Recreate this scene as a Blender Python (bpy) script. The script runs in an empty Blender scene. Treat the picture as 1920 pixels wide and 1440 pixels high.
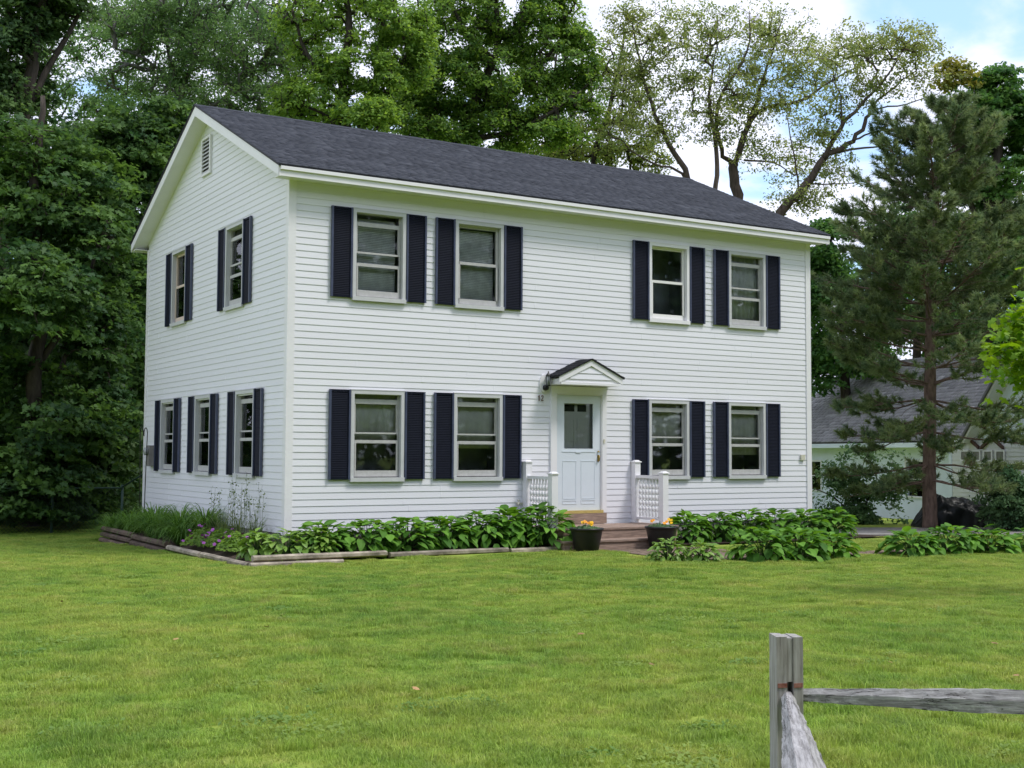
import bpy, math, random
import numpy as np
from mathutils import Vector, Matrix, noise

random.seed(7)
RNG = np.random.default_rng(7)
C = bpy.context.scene.collection
SC = bpy.context.scene

# ------------------------------------------------------------------ camera
CAM = np.array([-6.83, -17.757, 1.215])
YAW, PITCH, ROLL, FPX = math.radians(31.218), math.radians(3.176), math.radians(0.291), 2350.1
FW = np.array([math.sin(YAW) * math.cos(PITCH), math.cos(YAW) * math.cos(PITCH), math.sin(PITCH)])
_r = np.array([math.cos(YAW), -math.sin(YAW), 0.0])
_u = np.cross(_r, FW)
RT = _r * math.cos(ROLL) + _u * math.sin(ROLL)
UP = -_r * math.sin(ROLL) + _u * math.cos(ROLL)
cam = bpy.data.cameras.new('camera')
cam.sensor_width = 36.0
cam.lens = FPX / 1920 * 36
cam.clip_end = 3000
camo = bpy.data.objects.new('camera', cam)
camo.matrix_world = Matrix(((RT[0], UP[0], -FW[0], CAM[0]), (RT[1], UP[1], -FW[1], CAM[1]),
                            (RT[2], UP[2], -FW[2], CAM[2]), (0, 0, 0, 1)))
C.objects.link(camo)
SC.camera = camo

# ------------------------------------------------------------------ sky and sun
SUN_EL, SUN_AZ = math.radians(58), math.radians(140)   # azimuth measured from +y towards +x
w = bpy.data.worlds.new('World')
SC.world = w
w.use_nodes = True
nt = w.node_tree
nt.nodes.clear()


def N(tree, typ, **kw):
    n = tree.nodes.new(typ)
    for k, v in kw.items():
        if k == 'inp':
            for a, b in v.items():
                n.inputs[a].default_value = b
        else:
            setattr(n, k, v)
    return n


def LK(tree, a, b):
    tree.links.new(a, b)


def ramp(tree, stops, interp='LINEAR'):
    n = tree.nodes.new('ShaderNodeValToRGB')
    n.color_ramp.interpolation = interp
    e = n.color_ramp.elements
    while len(e) < len(stops):
        e.new(0.5)
    for el, (p, c) in zip(e, stops):
        el.position = p
        el.color = (*c, 1) if len(c) == 3 else c
    return n


sky = N(nt, 'ShaderNodeTexSky', sky_type='NISHITA', sun_disc=False, sun_elevation=SUN_EL, sun_rotation=SUN_AZ,
        air_density=1.0, dust_density=1.2, ozone_density=1.2)
tc = N(nt, 'ShaderNodeTexCoord')
sep = N(nt, 'ShaderNodeSeparateXYZ')
LK(nt, tc.outputs['Generated'], sep.inputs[0])
zz = N(nt, 'ShaderNodeMath', operation='ADD', inp={1: 0.22})
LK(nt, sep.outputs[2], zz.inputs[0])
zm = N(nt, 'ShaderNodeMath', operation='MAXIMUM', inp={1: 0.05})
LK(nt, zz.outputs[0], zm.inputs[0])
vd = N(nt, 'ShaderNodeVectorMath', operation='DIVIDE')
LK(nt, tc.outputs['Generated'], vd.inputs[0])
cmb = N(nt, 'ShaderNodeCombineXYZ')
for i in range(3):
    LK(nt, zm.outputs[0], cmb.inputs[i])
LK(nt, cmb.outputs[0], vd.inputs[1])
mp = N(nt, 'ShaderNodeMapping')
mp.inputs['Location'].default_value = (3.1, 0.4, 0.0)
LK(nt, vd.outputs[0], mp.inputs[0])
n1 = N(nt, 'ShaderNodeTexNoise', inp={'Scale': 1.9, 'Detail': 7.0, 'Roughness': 0.52, 'Distortion': 0.25})
LK(nt, mp.outputs[0], n1.inputs['Vector'])
cm = ramp(nt, [(0.37, (0, 0, 0)), (0.475, (1, 1, 1))], 'EASE')
LK(nt, n1.outputs[0], cm.inputs[0])
n2 = N(nt, 'ShaderNodeTexNoise', inp={'Scale': 3.5, 'Detail': 6.0, 'Roughness': 0.55})
LK(nt, mp.outputs[0], n2.inputs['Vector'])
cc = ramp(nt, [(0.3, (7.0, 7.4, 9.2)), (0.62, (9.4, 9.7, 11.2))])
LK(nt, n2.outputs[0], cc.inputs[0])
skm = N(nt, 'ShaderNodeMix', data_type='RGBA', blend_type='ADD', inp={'Factor': 1.0})
skm.inputs[7].default_value = (2.3, 3.6, 5.8, 1)      # thin bright veil over the blue
LK(nt, sky.outputs[0], skm.inputs[6])
mx = N(nt, 'ShaderNodeMix', data_type='RGBA')
LK(nt, cm.outputs[0], mx.inputs['Factor'])
LK(nt, skm.outputs[2], mx.inputs[6])
LK(nt, cc.outputs[0], mx.inputs[7])
bg = N(nt, 'ShaderNodeBackground', inp={'Strength': 0.1})
LK(nt, mx.outputs[2], bg.inputs[0])
wo = N(nt, 'ShaderNodeOutputWorld')
LK(nt, bg.outputs[0], wo.inputs[0])

sl = bpy.data.lights.new('sun', 'SUN')
sl.energy = 2.0
sl.angle = math.radians(14)
sl.color = (1.0, 0.96, 0.91)
so = bpy.data.objects.new('sun', sl)
sd = Vector((math.sin(SUN_AZ) * math.cos(SUN_EL), math.cos(SUN_AZ) * math.cos(SUN_EL), math.sin(SUN_EL)))
so.rotation_euler = sd.to_track_quat('Z', 'Y').to_euler()
so.location = (0, 0, 30)
C.objects.link(so)

SC.view_settings.view_transform = 'Standard'
SC.view_settings.look = 'None'
SC.view_settings.gamma = 1
SC.view_settings.use_curve_mapping = False
SC.view_settings.exposure = 0.42
SC.render.engine = 'CYCLES'
SC.cycles.max_bounces = 8
SC.cycles.diffuse_bounces = 4
SC.cycles.transparent_max_bounces = 12
SC.cycles.caustics_reflective = False
SC.cycles.caustics_refractive = False
SC.cycles.use_denoising = True


# ------------------------------------------------------------------ helpers
def at(px, py, t):
    """a world point seen along the surveyed direction (px, py) of the 1920x1440 photograph, t metres away"""
    return CAM + t * (FW + RT * (px - 960) / FPX - UP * (py - 720) / FPX)


WL = {}


def link(o, parent=None, wloc=(0, 0, 0)):
    C.objects.link(o)
    wl = Vector(wloc)
    if parent is not None:
        o.parent = parent
        o.location = wl - WL[parent.name]
    else:
        o.location = wl
    WL[o.name] = wl
    return o


def tag(o, label=None, cat=None, group=None, kind=None):
    if label:
        o['label'] = label
    if cat:
        o['category'] = cat
    if group:
        o['group'] = group
    if kind:
        o['kind'] = kind
    return o


def empty(name, loc, label=None, cat=None, group=None, parent=None, rz=0):
    o = bpy.data.objects.new(name, None)
    o.empty_display_size = 0.2
    link(o, parent, loc)
    o.rotation_euler.z = rz
    return tag(o, label, cat, group)


class MB:
    def __init__(self):
        self.v, self.f, self.s = [], [], []

    def add(self, vs, fs, smooth=False):
        b = len(self.v)
        self.v += [tuple(map(float, p)) for p in vs]
        self.f += [tuple(b + i for i in q) for q in fs]
        self.s += [smooth] * len(fs)
        return self

    def box(self, a, b):
        (x0, y0, z0), (x1, y1, z1) = a, b
        vs = [(x0, y0, z0), (x1, y0, z0), (x1, y1, z0), (x0, y1, z0), (x0, y0, z1), (x1, y0, z1), (x1, y1, z1), (x0, y1, z1)]
        return self.add(vs, [(0, 3, 2, 1), (4, 5, 6, 7), (0, 1, 5, 4), (1, 2, 6, 5), (2, 3, 7, 6), (3, 0, 4, 7)])

    def prism(self, poly, axis, a, b):
        """polygon in the two other axes, extruded along axis from a to b"""
        n = len(poly)

        def mk(p, t):
            return {'x': (t, p[0], p[1]), 'y': (p[0], t, p[1]), 'z': (p[0], p[1], t)}[axis]
        vs = [mk(p, a) for p in poly] + [mk(p, b) for p in poly]
        fs = [tuple(range(n))[::-1], tuple(range(n, 2 * n))] + [(i, (i + 1) % n, n + (i + 1) % n, n + i) for i in range(n)]
        return self.add(vs, fs)

    def tube(self, pts, rad, n=6, cap=True, smooth=True):
        pts = [Vector(p) for p in pts]
        m = len(pts)
        if not hasattr(rad, '__len__'):
            rad = [rad] * m
        vs = []
        ref = None
        for i, p in enumerate(pts):
            d = (pts[min(i + 1, m - 1)] - pts[max(i - 1, 0)])
            d = d.normalized() if d.length > 1e-9 else Vector((0, 0, 1))
            if ref is None:
                ref = Vector((1, 0, 0)) if abs(d.x) < 0.9 else Vector((0, 1, 0))
            a = (ref - d * ref.dot(d))
            a = a.normalized() if a.length > 1e-6 else d.orthogonal().normalized()
            ref = a
            b = d.cross(a)
            for k in range(n):
                th = 2 * math.pi * k / n
                vs.append(p + (a * math.cos(th) + b * math.sin(th)) * rad[i])
        fs = []
        for i in range(m - 1):
            for k in range(n):
                fs.append((i * n + k, i * n + (k + 1) % n, (i + 1) * n + (k + 1) % n, (i + 1) * n + k))
        if cap:
            fs.append(tuple(range(n))[::-1])
            fs.append(tuple((m - 1) * n + k for k in range(n)))
        return self.add(vs, fs, smooth)

    def lathe(self, c, prof, n=12, smooth=True):
        vs, fs = [], []
        for r, z in prof:
            for k in range(n):
                th = 2 * math.pi * k / n
                vs.append((c[0] + r * math.cos(th), c[1] + r * math.sin(th), c[2] + z))
        for i in range(len(prof) - 1):
            for k in range(n):
                fs.append((i * n + k, i * n + (k + 1) % n, (i + 1) * n + (k + 1) % n, (i + 1) * n + k))
        fs.append(tuple(range(n))[::-1])
        fs.append(tuple((len(prof) - 1) * n + k for k in range(n)))
        return self.add(vs, fs, smooth)

    def mesh(self, name, mat, off=(0, 0, 0)):
        me = bpy.data.meshes.new(name)
        o = Vector(off)
        me.from_pydata([Vector(p) - o for p in self.v], [], self.f)
        me.polygons.foreach_set('use_smooth', self.s)
        if mat:
            me.materials.append(mat)
        me.update()
        return me

    def build(self, name, mat, parent=None, org=None, label=None, cat=None, group=None, kind=None, bevel=0):
        """verts are world coordinates; the origin goes to the middle of the base"""
        if org is None:
            a = np.array(self.v)
            lo, hi = a.min(0), a.max(0)
            org = ((lo[0] + hi[0]) / 2, (lo[1] + hi[1]) / 2, lo[2])
        ob = bpy.data.objects.new(name, self.mesh(name, mat, org))
        link(ob, parent, org)
        if bevel:
            md = ob.modifiers.new('b', 'BEVEL')
            md.width = bevel
            md.segments = 2
            md.limit_method = 'ANGLE'
        return tag(ob, label, cat, group, kind)


def inst(name, me, parent, loc, rz=0, scale=None, rot=None, world=False):
    """object with shared mesh; loc is in the parent's own frame unless world"""
    o = bpy.data.objects.new(name, me)
    C.objects.link(o)
    o.parent = parent
    if world and parent is not None:
        loc = Vector(loc) - WL[parent.name]
    o.location = loc
    if rot is not None:
        o.rotation_euler = rot
    else:
        o.rotation_euler.z = rz
    if scale is not None:
        o.scale = scale
    return o


def np_mesh(name, verts, loops, counts, mat, col=None, smooth=False):
    me = bpy.data.meshes.new(name)
    me.vertices.add(len(verts))
    me.vertices.foreach_set('co', np.asarray(verts, np.float32).ravel())
    me.loops.add(len(loops))
    me.loops.foreach_set('vertex_index', np.asarray(loops, np.int32))
    counts = np.asarray(counts, np.int32)
    me.polygons.add(len(counts))
    me.polygons.foreach_set('loop_start', np.concatenate([[0], np.cumsum(counts)[:-1]]).astype(np.int32))
    me.polygons.foreach_set('loop_total', counts)
    if smooth:
        me.polygons.foreach_set('use_smooth', np.ones(len(counts), bool))
    if col is not None:
        at_ = me.attributes.new('tone', 'FLOAT', 'POINT')
        at_.data.foreach_set('value', np.asarray(col, np.float32))
    me.materials.append(mat)
    me.update(calc_edges=True)
    me.validate()
    return me


# ------------------------------------------------------------------ materials
def mat_new(name):
    m = bpy.data.materials.new(name)
    m.use_nodes = True
    t = m.node_tree
    return m, t, t.nodes['Principled BSDF']


def mat(name, col, rough=0.6, var=0.0, scale=8.0, bump=0.0, bscale=60.0, spec=0.3, metal=0.0, objvar=0.0, stretch=None, col2=None, detail=4.0):
    m, t, b = mat_new(name)
    b.inputs['Roughness'].default_value = rough
    b.inputs['Metallic'].default_value = metal
    b.inputs['Specular IOR Level'].default_value = spec
    b.inputs['Base Color'].default_value = (*col, 1)
    tcn = N(t, 'ShaderNodeTexCoord')
    src = tcn.outputs['Object']
    if stretch:
        mpn = N(t, 'ShaderNodeMapping')
        mpn.inputs['Scale'].default_value = stretch
        LK(t, src, mpn.inputs[0])
        src = mpn.outputs[0]
    out = None
    if var or col2:
        nz = N(t, 'ShaderNodeTexNoise', inp={'Scale': scale, 'Detail': detail, 'Roughness': 0.6})
        LK(t, src, nz.inputs['Vector'])
        c0 = tuple(max(0, c * (1 - var)) for c in col)
        c1 = tuple(min(1, c * (1 + var)) for c in (col2 or col))
        rp = ramp(t, [(0.32, c0), (0.68, c1)])
        LK(t, nz.outputs[0], rp.inputs[0])
        out = rp.outputs[0]
    if objvar:
        oi = N(t, 'ShaderNodeObjectInfo')
        hs = N(t, 'ShaderNodeHueSaturation', inp={'Color': (*col, 1)})
        mr = N(t, 'ShaderNodeMapRange', inp={'To Min': 1 - objvar, 'To Max': 1 + objvar})
        LK(t, oi.outputs['Random'], mr.inputs[0])
        LK(t, mr.outputs[0], hs.inputs['Value'])
        if out:
            LK(t, out, hs.inputs['Color'])
        out = hs.outputs[0]
    if out:
        LK(t, out, b.inputs['Base Color'])
    if bump:
        nb = N(t, 'ShaderNodeTexNoise', inp={'Scale': bscale, 'Detail': 5.0})
        LK(t, src, nb.inputs['Vector'])
        bp = N(t, 'ShaderNodeBump', inp={'Strength': bump, 'Distance': 0.01})
        LK(t, nb.outputs[0], bp.inputs['Height'])
        LK(t, bp.outputs[0], b.inputs['Normal'])
    return m


def leaf_mat(name, dark, light, trans=0.3, rough=0.55, objvar=False, pos_scale=0.6, spec=0.25, gain=1.0):
    """leaf: per-leaf tone attribute (or object random) between two hues, drifting with a world noise"""
    m, t, b = mat_new(name)
    if objvar:
        s = N(t, 'ShaderNodeObjectInfo').outputs['Random']
    else:
        s = N(t, 'ShaderNodeAttribute', attribute_name='tone').outputs['Fac']
    geo = N(t, 'ShaderNodeNewGeometry')
    nz = N(t, 'ShaderNodeTexNoise', inp={'Scale': pos_scale, 'Detail': 3.0})
    LK(t, geo.outputs['Position'], nz.inputs['Vector'])
    ad = N(t, 'ShaderNodeMath', operation='ADD')
    LK(t, s, ad.inputs[0])
    LK(t, nz.outputs[0], ad.inputs[1])
    sb = N(t, 'ShaderNodeMath', operation='SUBTRACT', inp={1: 0.5})
    LK(t, ad.outputs[0], sb.inputs[0])
    rp = ramp(t, [(0.05, tuple(c * gain for c in dark)), (0.95, tuple(c * gain for c in light))])
    LK(t, sb.outputs[0], rp.inputs[0])
    LK(t, rp.outputs[0], b.inputs['Base Color'])
    b.inputs['Roughness'].default_value = rough
    b.inputs['Specular IOR Level'].default_value = spec
    tr = N(t, 'ShaderNodeBsdfTranslucent')
    hs = N(t, 'ShaderNodeHueSaturation', inp={'Hue': 0.485, 'Saturation': 1.1, 'Value': 1.45})
    LK(t, rp.outputs[0], hs.inputs['Color'])
    LK(t, hs.outputs[0], tr.inputs[0])
    mxs = N(t, 'ShaderNodeMixShader', inp={0: trans})
    LK(t, b.outputs[0], mxs.inputs[1])
    LK(t, tr.outputs[0], mxs.inputs[2])
    LK(t, mxs.outputs[0], t.nodes['Material Output'].inputs[0])
    return m


M = {}
M['siding'] = mat('vinyl_siding', (0.765, 0.765, 0.81), 0.42, var=0.035, scale=1.3, spec=0.35, objvar=0.02, bump=0.06, bscale=40, stretch=(0.4, 1, 3))
M['trim'] = mat('white_trim', (0.79, 0.78, 0.80), 0.4, var=0.03, scale=3, spec=0.35)
M['oldtrim'] = mat('window_casing', (0.55, 0.555, 0.565), 0.45, var=0.05, scale=5)
M['storm'] = mat('storm_aluminium', (0.46, 0.455, 0.45), 0.45, var=0.10, scale=14, spec=0.4)
M['vinylsash'] = mat('new_vinyl_sash', (0.78, 0.77, 0.75), 0.4)
M['tansash'] = mat('tan_sash', (0.62, 0.50, 0.42), 0.5)
M['shutter'] = mat('navy_shutter', (0.0075, 0.0095, 0.019), 0.6, var=0.15, scale=5, spec=0.1)
M['shutter_edge_sheen'] = mat('navy_rail_painted_sheen', (0.055, 0.066, 0.12), 0.38, var=0.15, scale=6, spec=0.6)  # stile colour lightened and blued to carry the sheen seen at a glancing angle
M['black'] = mat('black_metal', (0.012, 0.012, 0.014), 0.45, spec=0.4)
M['drip'] = mat('drip_edge', (0.012, 0.012, 0.016), 0.55)
M['room'] = mat('dim_room', (0.30, 0.33, 0.37), 0.9, var=0.3, scale=2)
M['blind'] = mat('mini_blind', (0.76, 0.80, 0.80), 0.6, var=0.2, scale=6)
M['shade'] = mat('roller_shade', (0.74, 0.75, 0.76), 0.85, var=0.15, scale=2)
M['curtain'] = mat('sheer_curtain', (0.70, 0.72, 0.75), 0.9, var=0.2, scale=3)
M['doorpaint'] = mat('pale_blue_door', (0.66, 0.715, 0.775), 0.42, var=0.02, scale=3)
M['innerdoor'] = mat('inner_door', (0.66, 0.67, 0.69), 0.5)
M['brass'] = mat('brass', (0.45, 0.30, 0.10), 0.3, metal=0.9)
M['threshold'] = mat('yellow_threshold', (0.50, 0.38, 0.13), 0.5, var=0.15, scale=10, stretch=(1, 8, 8))
M['deck'] = mat('weathered_step_wood', (0.27, 0.195, 0.155), 0.75, var=0.4, scale=7, bump=0.3, bscale=30, stretch=(0.7, 6, 9), objvar=0.15)
M['concrete'] = mat('concrete', (0.30, 0.29, 0.27), 0.85, var=0.2, scale=4, bump=0.2)
M['pot'] = mat('black_planter', (0.012, 0.012, 0.013), 0.42, var=0.2, scale=6, spec=0.4)
M['soil'] = mat('soil', (0.045, 0.03, 0.02), 0.95, var=0.5, scale=20, bump=0.8, bscale=40)
M['mulch'] = mat('mulch', (0.12, 0.082, 0.055), 0.95, var=0.5, scale=14, bump=0.9, bscale=50, col2=(0.18, 0.135, 0.10))
M['timber'] = mat('landscape_timber', (0.27, 0.235, 0.185), 0.85, var=0.5, scale=6, bump=0.6, bscale=25, stretch=(1, 1, 1), objvar=0.2)
M['timber_dark'] = mat('dark_timber', (0.115, 0.082, 0.064), 0.85, var=0.5, scale=6, bump=0.6, bscale=25, objvar=0.2)  # darker, browner tone for the timbers at the far bed end
M['bark'] = mat('bark', (0.055, 0.045, 0.037), 0.9, var=0.4, scale=5, bump=0.8, bscale=14, stretch=(3, 3, 0.6))
M['bark_oak'] = mat('brown_oak_bark', (0.085, 0.066, 0.052), 0.9, var=0.4, scale=5, bump=0.8, bscale=14, stretch=(3, 3, 0.6))
M['bark_pale'] = mat('grey_bark', (0.13, 0.125, 0.11), 0.9, var=0.3, scale=5, bump=0.6, bscale=14, stretch=(3, 3, 0.6))
M['bark_pine'] = mat('pine_bark', (0.17, 0.115, 0.095), 0.9, var=0.4, scale=5, bump=1.0, bscale=9, stretch=(3, 3, 1.0))
M['asphalt'] = mat('worn_driveway', (0.20, 0.19, 0.18), 0.9, var=0.2, scale=2, bump=0.3, bscale=80)
M['iron'] = mat('rusty_iron', (0.02, 0.017, 0.016), 0.6)
M['meter'] = mat('meter_box', (0.22, 0.21, 0.20), 0.5, var=0.15, scale=6)
M['greenpipe'] = mat('green_fence_pipe', (0.045, 0.085, 0.07), 0.5)
M['wire'] = mat('green_wire', (0.03, 0.05, 0.042), 0.6)
M['nwall'] = mat('blue_white_wall', (0.74, 0.82, 0.92), 0.6, var=0.04, scale=1.5)
M['nsiding'] = mat('neighbour_siding', (0.70, 0.71, 0.70), 0.5, var=0.04, scale=2)
M['darkbrown'] = mat('brown_trim', (0.10, 0.055, 0.045), 0.7)
M['tarp'] = mat('black_tarp', (0.007, 0.009, 0.0095), 0.42, spec=0.35, bump=1.0, bscale=7)
M['digit'] = mat('brown_digits', (0.16, 0.10, 0.075), 0.6)
M['cream'] = mat('cream_plastic', (0.60, 0.58, 0.47), 0.5)
M['lamp_glass'] = mat('lantern_glass', (0.35, 0.37, 0.38), 0.15, spec=0.6)
M['deadleaf'] = mat('dry_leaf', (0.34, 0.21, 0.095), 0.8, var=0.3, scale=20, objvar=0.3)

M['maple'] = leaf_mat('maple_leaves', (0.036, 0.088, 0.031), (0.120, 0.225, 0.048), 0.42)
M['maple_back'] = leaf_mat('forest_leaves', (0.045, 0.098, 0.039), (0.112, 0.195, 0.055), 0.42)
M['ash'] = leaf_mat('ash_leaves', (0.095, 0.185, 0.070), (0.200, 0.330, 0.105), 0.52)
M['green'] = leaf_mat('green_leaves', (0.085, 0.180, 0.042), (0.260, 0.410, 0.075), 0.50)
M['oak'] = leaf_mat('young_oak_leaves', (0.160, 0.230, 0.070), (0.335, 0.375, 0.125), 0.55)
M['olive'] = leaf_mat('olive_leaves', (0.120, 0.180, 0.045), (0.280, 0.330, 0.080), 0.50)
M['right_tree'] = leaf_mat('right_tree_leaves', (0.055, 0.145, 0.040), (0.140, 0.275, 0.060), 0.46)
M['gold'] = leaf_mat('golden_tip_leaves', (0.150, 0.200, 0.045), (0.320, 0.300, 0.065), 0.45)
M['needle'] = leaf_mat('pine_needles', (0.095, 0.155, 0.076), (0.245, 0.310, 0.125), 0.35, rough=0.5, pos_scale=1.1)
M['lime'] = leaf_mat('bright_maple_leaves', (0.11, 0.24, 0.022), (0.26, 0.40, 0.045), 0.45, objvar=True)
M['lime_mass'] = leaf_mat('bright_maple_mass', (0.11, 0.24, 0.022), (0.26, 0.40, 0.045), 0.45)
M['hosta'] = leaf_mat('hosta_leaf', (0.055, 0.15, 0.022), (0.17, 0.36, 0.05), 0.3, rough=0.55, objvar=True, pos_scale=2.0, spec=0.15)
M['hosta_light'] = leaf_mat('light_hosta_leaf', (0.13, 0.26, 0.035), (0.24, 0.38, 0.075), 0.25, rough=0.42, objvar=True, pos_scale=2.0, spec=0.4)
M['clover'] = leaf_mat('clover_leaf', (0.150, 0.265, 0.060), (0.27, 0.37, 0.085), 0.4, pos_scale=2.0)
M['stem'] = mat('stems', (0.06, 0.12, 0.03), 0.6)
M['daylily'] = leaf_mat('daylily_leaf', (0.07, 0.17, 0.032), (0.17, 0.32, 0.06), 0.35, pos_scale=3)
M['weed'] = leaf_mat('weed_leaf', (0.09, 0.15, 0.04), (0.20, 0.25, 0.09), 0.35, pos_scale=3)
M['petal_purple'] = mat('purple_petals', (0.33, 0.09, 0.36), 0.6, objvar=0.3)
M['petal_yellow'] = mat('yellow_petals', (0.80, 0.47, 0.02), 0.6, objvar=0.15)
M['petal_orange'] = mat('orange_petals', (0.80, 0.33, 0.03), 0.6, objvar=0.15)
M['shrub'] = leaf_mat('shrub_leaves', (0.065, 0.135, 0.065), (0.15, 0.25, 0.115), 0.4, spec=0.1, rough=0.7)
M['woods'] = leaf_mat('far_wood_leaves', (0.035, 0.075, 0.030), (0.090, 0.155, 0.045), 0.30, pos_scale=0.3)

# glass: dielectric sheet, see-through with real reflection
m, t, b = mat_new('window_glass')
t.nodes.remove(b)
fr = N(t, 'ShaderNodeFresnel', inp={'IOR': 1.42})
tp = N(t, 'ShaderNodeBsdfTransparent', inp={0: (0.97, 0.98, 0.98, 1)})
gl = N(t, 'ShaderNodeBsdfGlossy', inp={'Color': (0.9, 0.93, 0.95, 1), 'Roughness': 0.02})
ms = N(t, 'ShaderNodeMixShader')
LK(t, fr.outputs[0], ms.inputs[0]); LK(t, tp.outputs[0], ms.inputs[1]); LK(t, gl.outputs[0], ms.inputs[2])
LK(t, ms.outputs[0], t.nodes['Material Output'].inputs[0])
M['glass'] = m

# roof shingles: tone per tab
def shingle_mat(name, a, b_, c):
    m, t, b = mat_new(name)
    at_ = N(t, 'ShaderNodeAttribute', attribute_name='tone')
    rp = ramp(t, [(0.0, a), (0.5, b_), (1.0, c)])
    LK(t, at_.outputs['Fac'], rp.inputs[0])
    g = N(t, 'ShaderNodeTexCoord')
    nz = N(t, 'ShaderNodeTexNoise', inp={'Scale': 120.0, 'Detail': 3.0})
    LK(t, g.outputs['Object'], nz.inputs['Vector'])
    mr = N(t, 'ShaderNodeMapRange', inp={'To Min': 0.6, 'To Max': 1.4})
    LK(t, nz.outputs[0], mr.inputs[0])
    hs = N(t, 'ShaderNodeHueSaturation')
    LK(t, rp.outputs[0], hs.inputs['Color']); LK(t, mr.outputs[0], hs.inputs['Value'])
    LK(t, hs.outputs[0], b.inputs['Base Color'])
    b.inputs['Roughness'].default_value = 0.85
    b.inputs['Specular IOR Level'].default_value = 0.25
    bp = N(t, 'ShaderNodeBump', inp={'Strength': 0.6, 'Distance': 0.004})
    LK(t, nz.outputs[0], bp.inputs['Height']); LK(t, bp.outputs[0], b.inputs['Normal'])
    return m


M['shingle'] = shingle_mat('charcoal_shingles', (0.032, 0.036, 0.046), (0.050, 0.055, 0.069), (0.080, 0.087, 0.105))
M['shingle_dark'] = shingle_mat('black_shingles', (0.014, 0.014, 0.018), (0.022, 0.022, 0.028), (0.035, 0.035, 0.042))
M['nshingle'] = shingle_mat('grey_shingles', (0.16, 0.155, 0.165), (0.24, 0.235, 0.245), (0.34, 0.335, 0.345))

# lawn: blades and sheet share the same world-space patch colours
def lawn_colour(t, gain):
    g = N(t, 'ShaderNodeNewGeometry')
    na = N(t, 'ShaderNodeTexNoise', inp={'Scale': 0.32, 'Detail': 5.0, 'Roughness': 0.62})
    nb = N(t, 'ShaderNodeTexNoise', inp={'Scale': 2.6, 'Detail': 5.0, 'Roughness': 0.7})
    LK(t, g.outputs['Position'], na.inputs['Vector']); LK(t, g.outputs['Position'], nb.inputs['Vector'])
    r1 = ramp(t, [(0.33, tuple(c * gain for c in (0.100, 0.180, 0.028))), (0.5, tuple(c * gain for c in (0.160, 0.225, 0.034))), (0.66, tuple(c * gain for c in (0.225, 0.255, 0.050)))])
    LK(t, na.outputs[0], r1.inputs[0])
    r2 = ramp(t, [(0.28, tuple(c * gain for c in (0.060, 0.130, 0.036))), (0.45, tuple(c * gain for c in (0.145, 0.220, 0.036))), (0.58, tuple(c * gain for c in (0.235, 0.265, 0.055))), (0.70, tuple(c * gain for c in (0.34, 0.27, 0.13)))])
    LK(t, nb.outputs[0], r2.inputs[0])
    mxn = N(t, 'ShaderNodeMix', data_type='RGBA', inp={'Factor': 0.38})
    LK(t, r1.outputs[0], mxn.inputs[6]); LK(t, r2.outputs[0], mxn.inputs[7])
    return mxn.outputs[2]


m, t, b = mat_new('lawn_sheet')
LK(t, lawn_colour(t, 1.3), b.inputs['Base Color'])
b.inputs['Roughness'].default_value = 0.95
b.inputs['Specular IOR Level'].default_value = 0.1
M['lawn'] = m
m, t, b = mat_new('grass_blades')
cl = lawn_colour(t, 1.85)
ta = N(t, 'ShaderNodeAttribute', attribute_name='tone')
mr = N(t, 'ShaderNodeMapRange', inp={'To Min': 0.58, 'To Max': 1.55})
LK(t, ta.outputs['Fac'], mr.inputs[0])
hs = N(t, 'ShaderNodeHueSaturation')
LK(t, cl, hs.inputs['Color']); LK(t, mr.outputs[0], hs.inputs['Value'])
LK(t, hs.outputs[0], b.inputs['Base Color'])
b.inputs['Roughness'].default_value = 0.5
b.inputs['Specular IOR Level'].default_value = 0.3
tr = N(t, 'ShaderNodeBsdfTranslucent')
LK(t, hs.outputs[0], tr.inputs[0])
ms = N(t, 'ShaderNodeMixShader', inp={0: 0.45})
LK(t, b.outputs[0], ms.inputs[1]); LK(t, tr.outputs[0], ms.inputs[2])
LK(t, ms.outputs[0], t.nodes['Material Output'].inputs[0])
M['grass'] = m

# weathered split rails: grey wood with lichen and dark checks
m, t, b = mat_new('weathered_rail_wood')
tcn = N(t, 'ShaderNodeTexCoord')
mpn = N(t, 'ShaderNodeMapping'); mpn.inputs['Scale'].default_value = (1.2, 14, 14)
LK(t, tcn.outputs['Object'], mpn.inputs[0])
g1 = N(t, 'ShaderNodeTexNoise', inp={'Scale': 4.0, 'Detail': 8.0, 'Roughness': 0.65})
LK(t, mpn.outputs[0], g1.inputs['Vector'])
r1 = ramp(t, [(0.27, (0.05, 0.046, 0.043)), (0.42, (0.20, 0.193, 0.188)), (0.58, (0.36, 0.352, 0.348)), (0.8, (0.50, 0.49, 0.485))])
LK(t, g1.outputs[0], r1.inputs[0])
g2 = N(t, 'ShaderNodeTexNoise', inp={'Scale': 26.0, 'Detail': 6.0, 'Roughness': 0.7})
LK(t, tcn.outputs['Object'], g2.inputs['Vector'])
r2 = ramp(t, [(0.30, (0, 0, 0)), (0.36, (1, 1, 1)), (0.56, (1, 1, 1)), (0.66, (1.5, 1.52, 1.5))])
LK(t, g2.outputs[0], r2.inputs[0])
mm = N(t, 'ShaderNodeMix', data_type='RGBA', blend_type='MULTIPLY', inp={'Factor': 0.75})
LK(t, r1.outputs[0], mm.inputs[6]); LK(t, r2.outputs[0], mm.inputs[7])
mpc = N(t, 'ShaderNodeMapping'); mpc.inputs['Scale'].default_value = (1.6, 22, 22)
LK(t, tcn.outputs['Object'], mpc.inputs[0])
g3 = N(t, 'ShaderNodeTexNoise', inp={'Scale': 1.6, 'Detail': 4.0, 'Roughness': 0.7, 'Distortion': 0.6})
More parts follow.
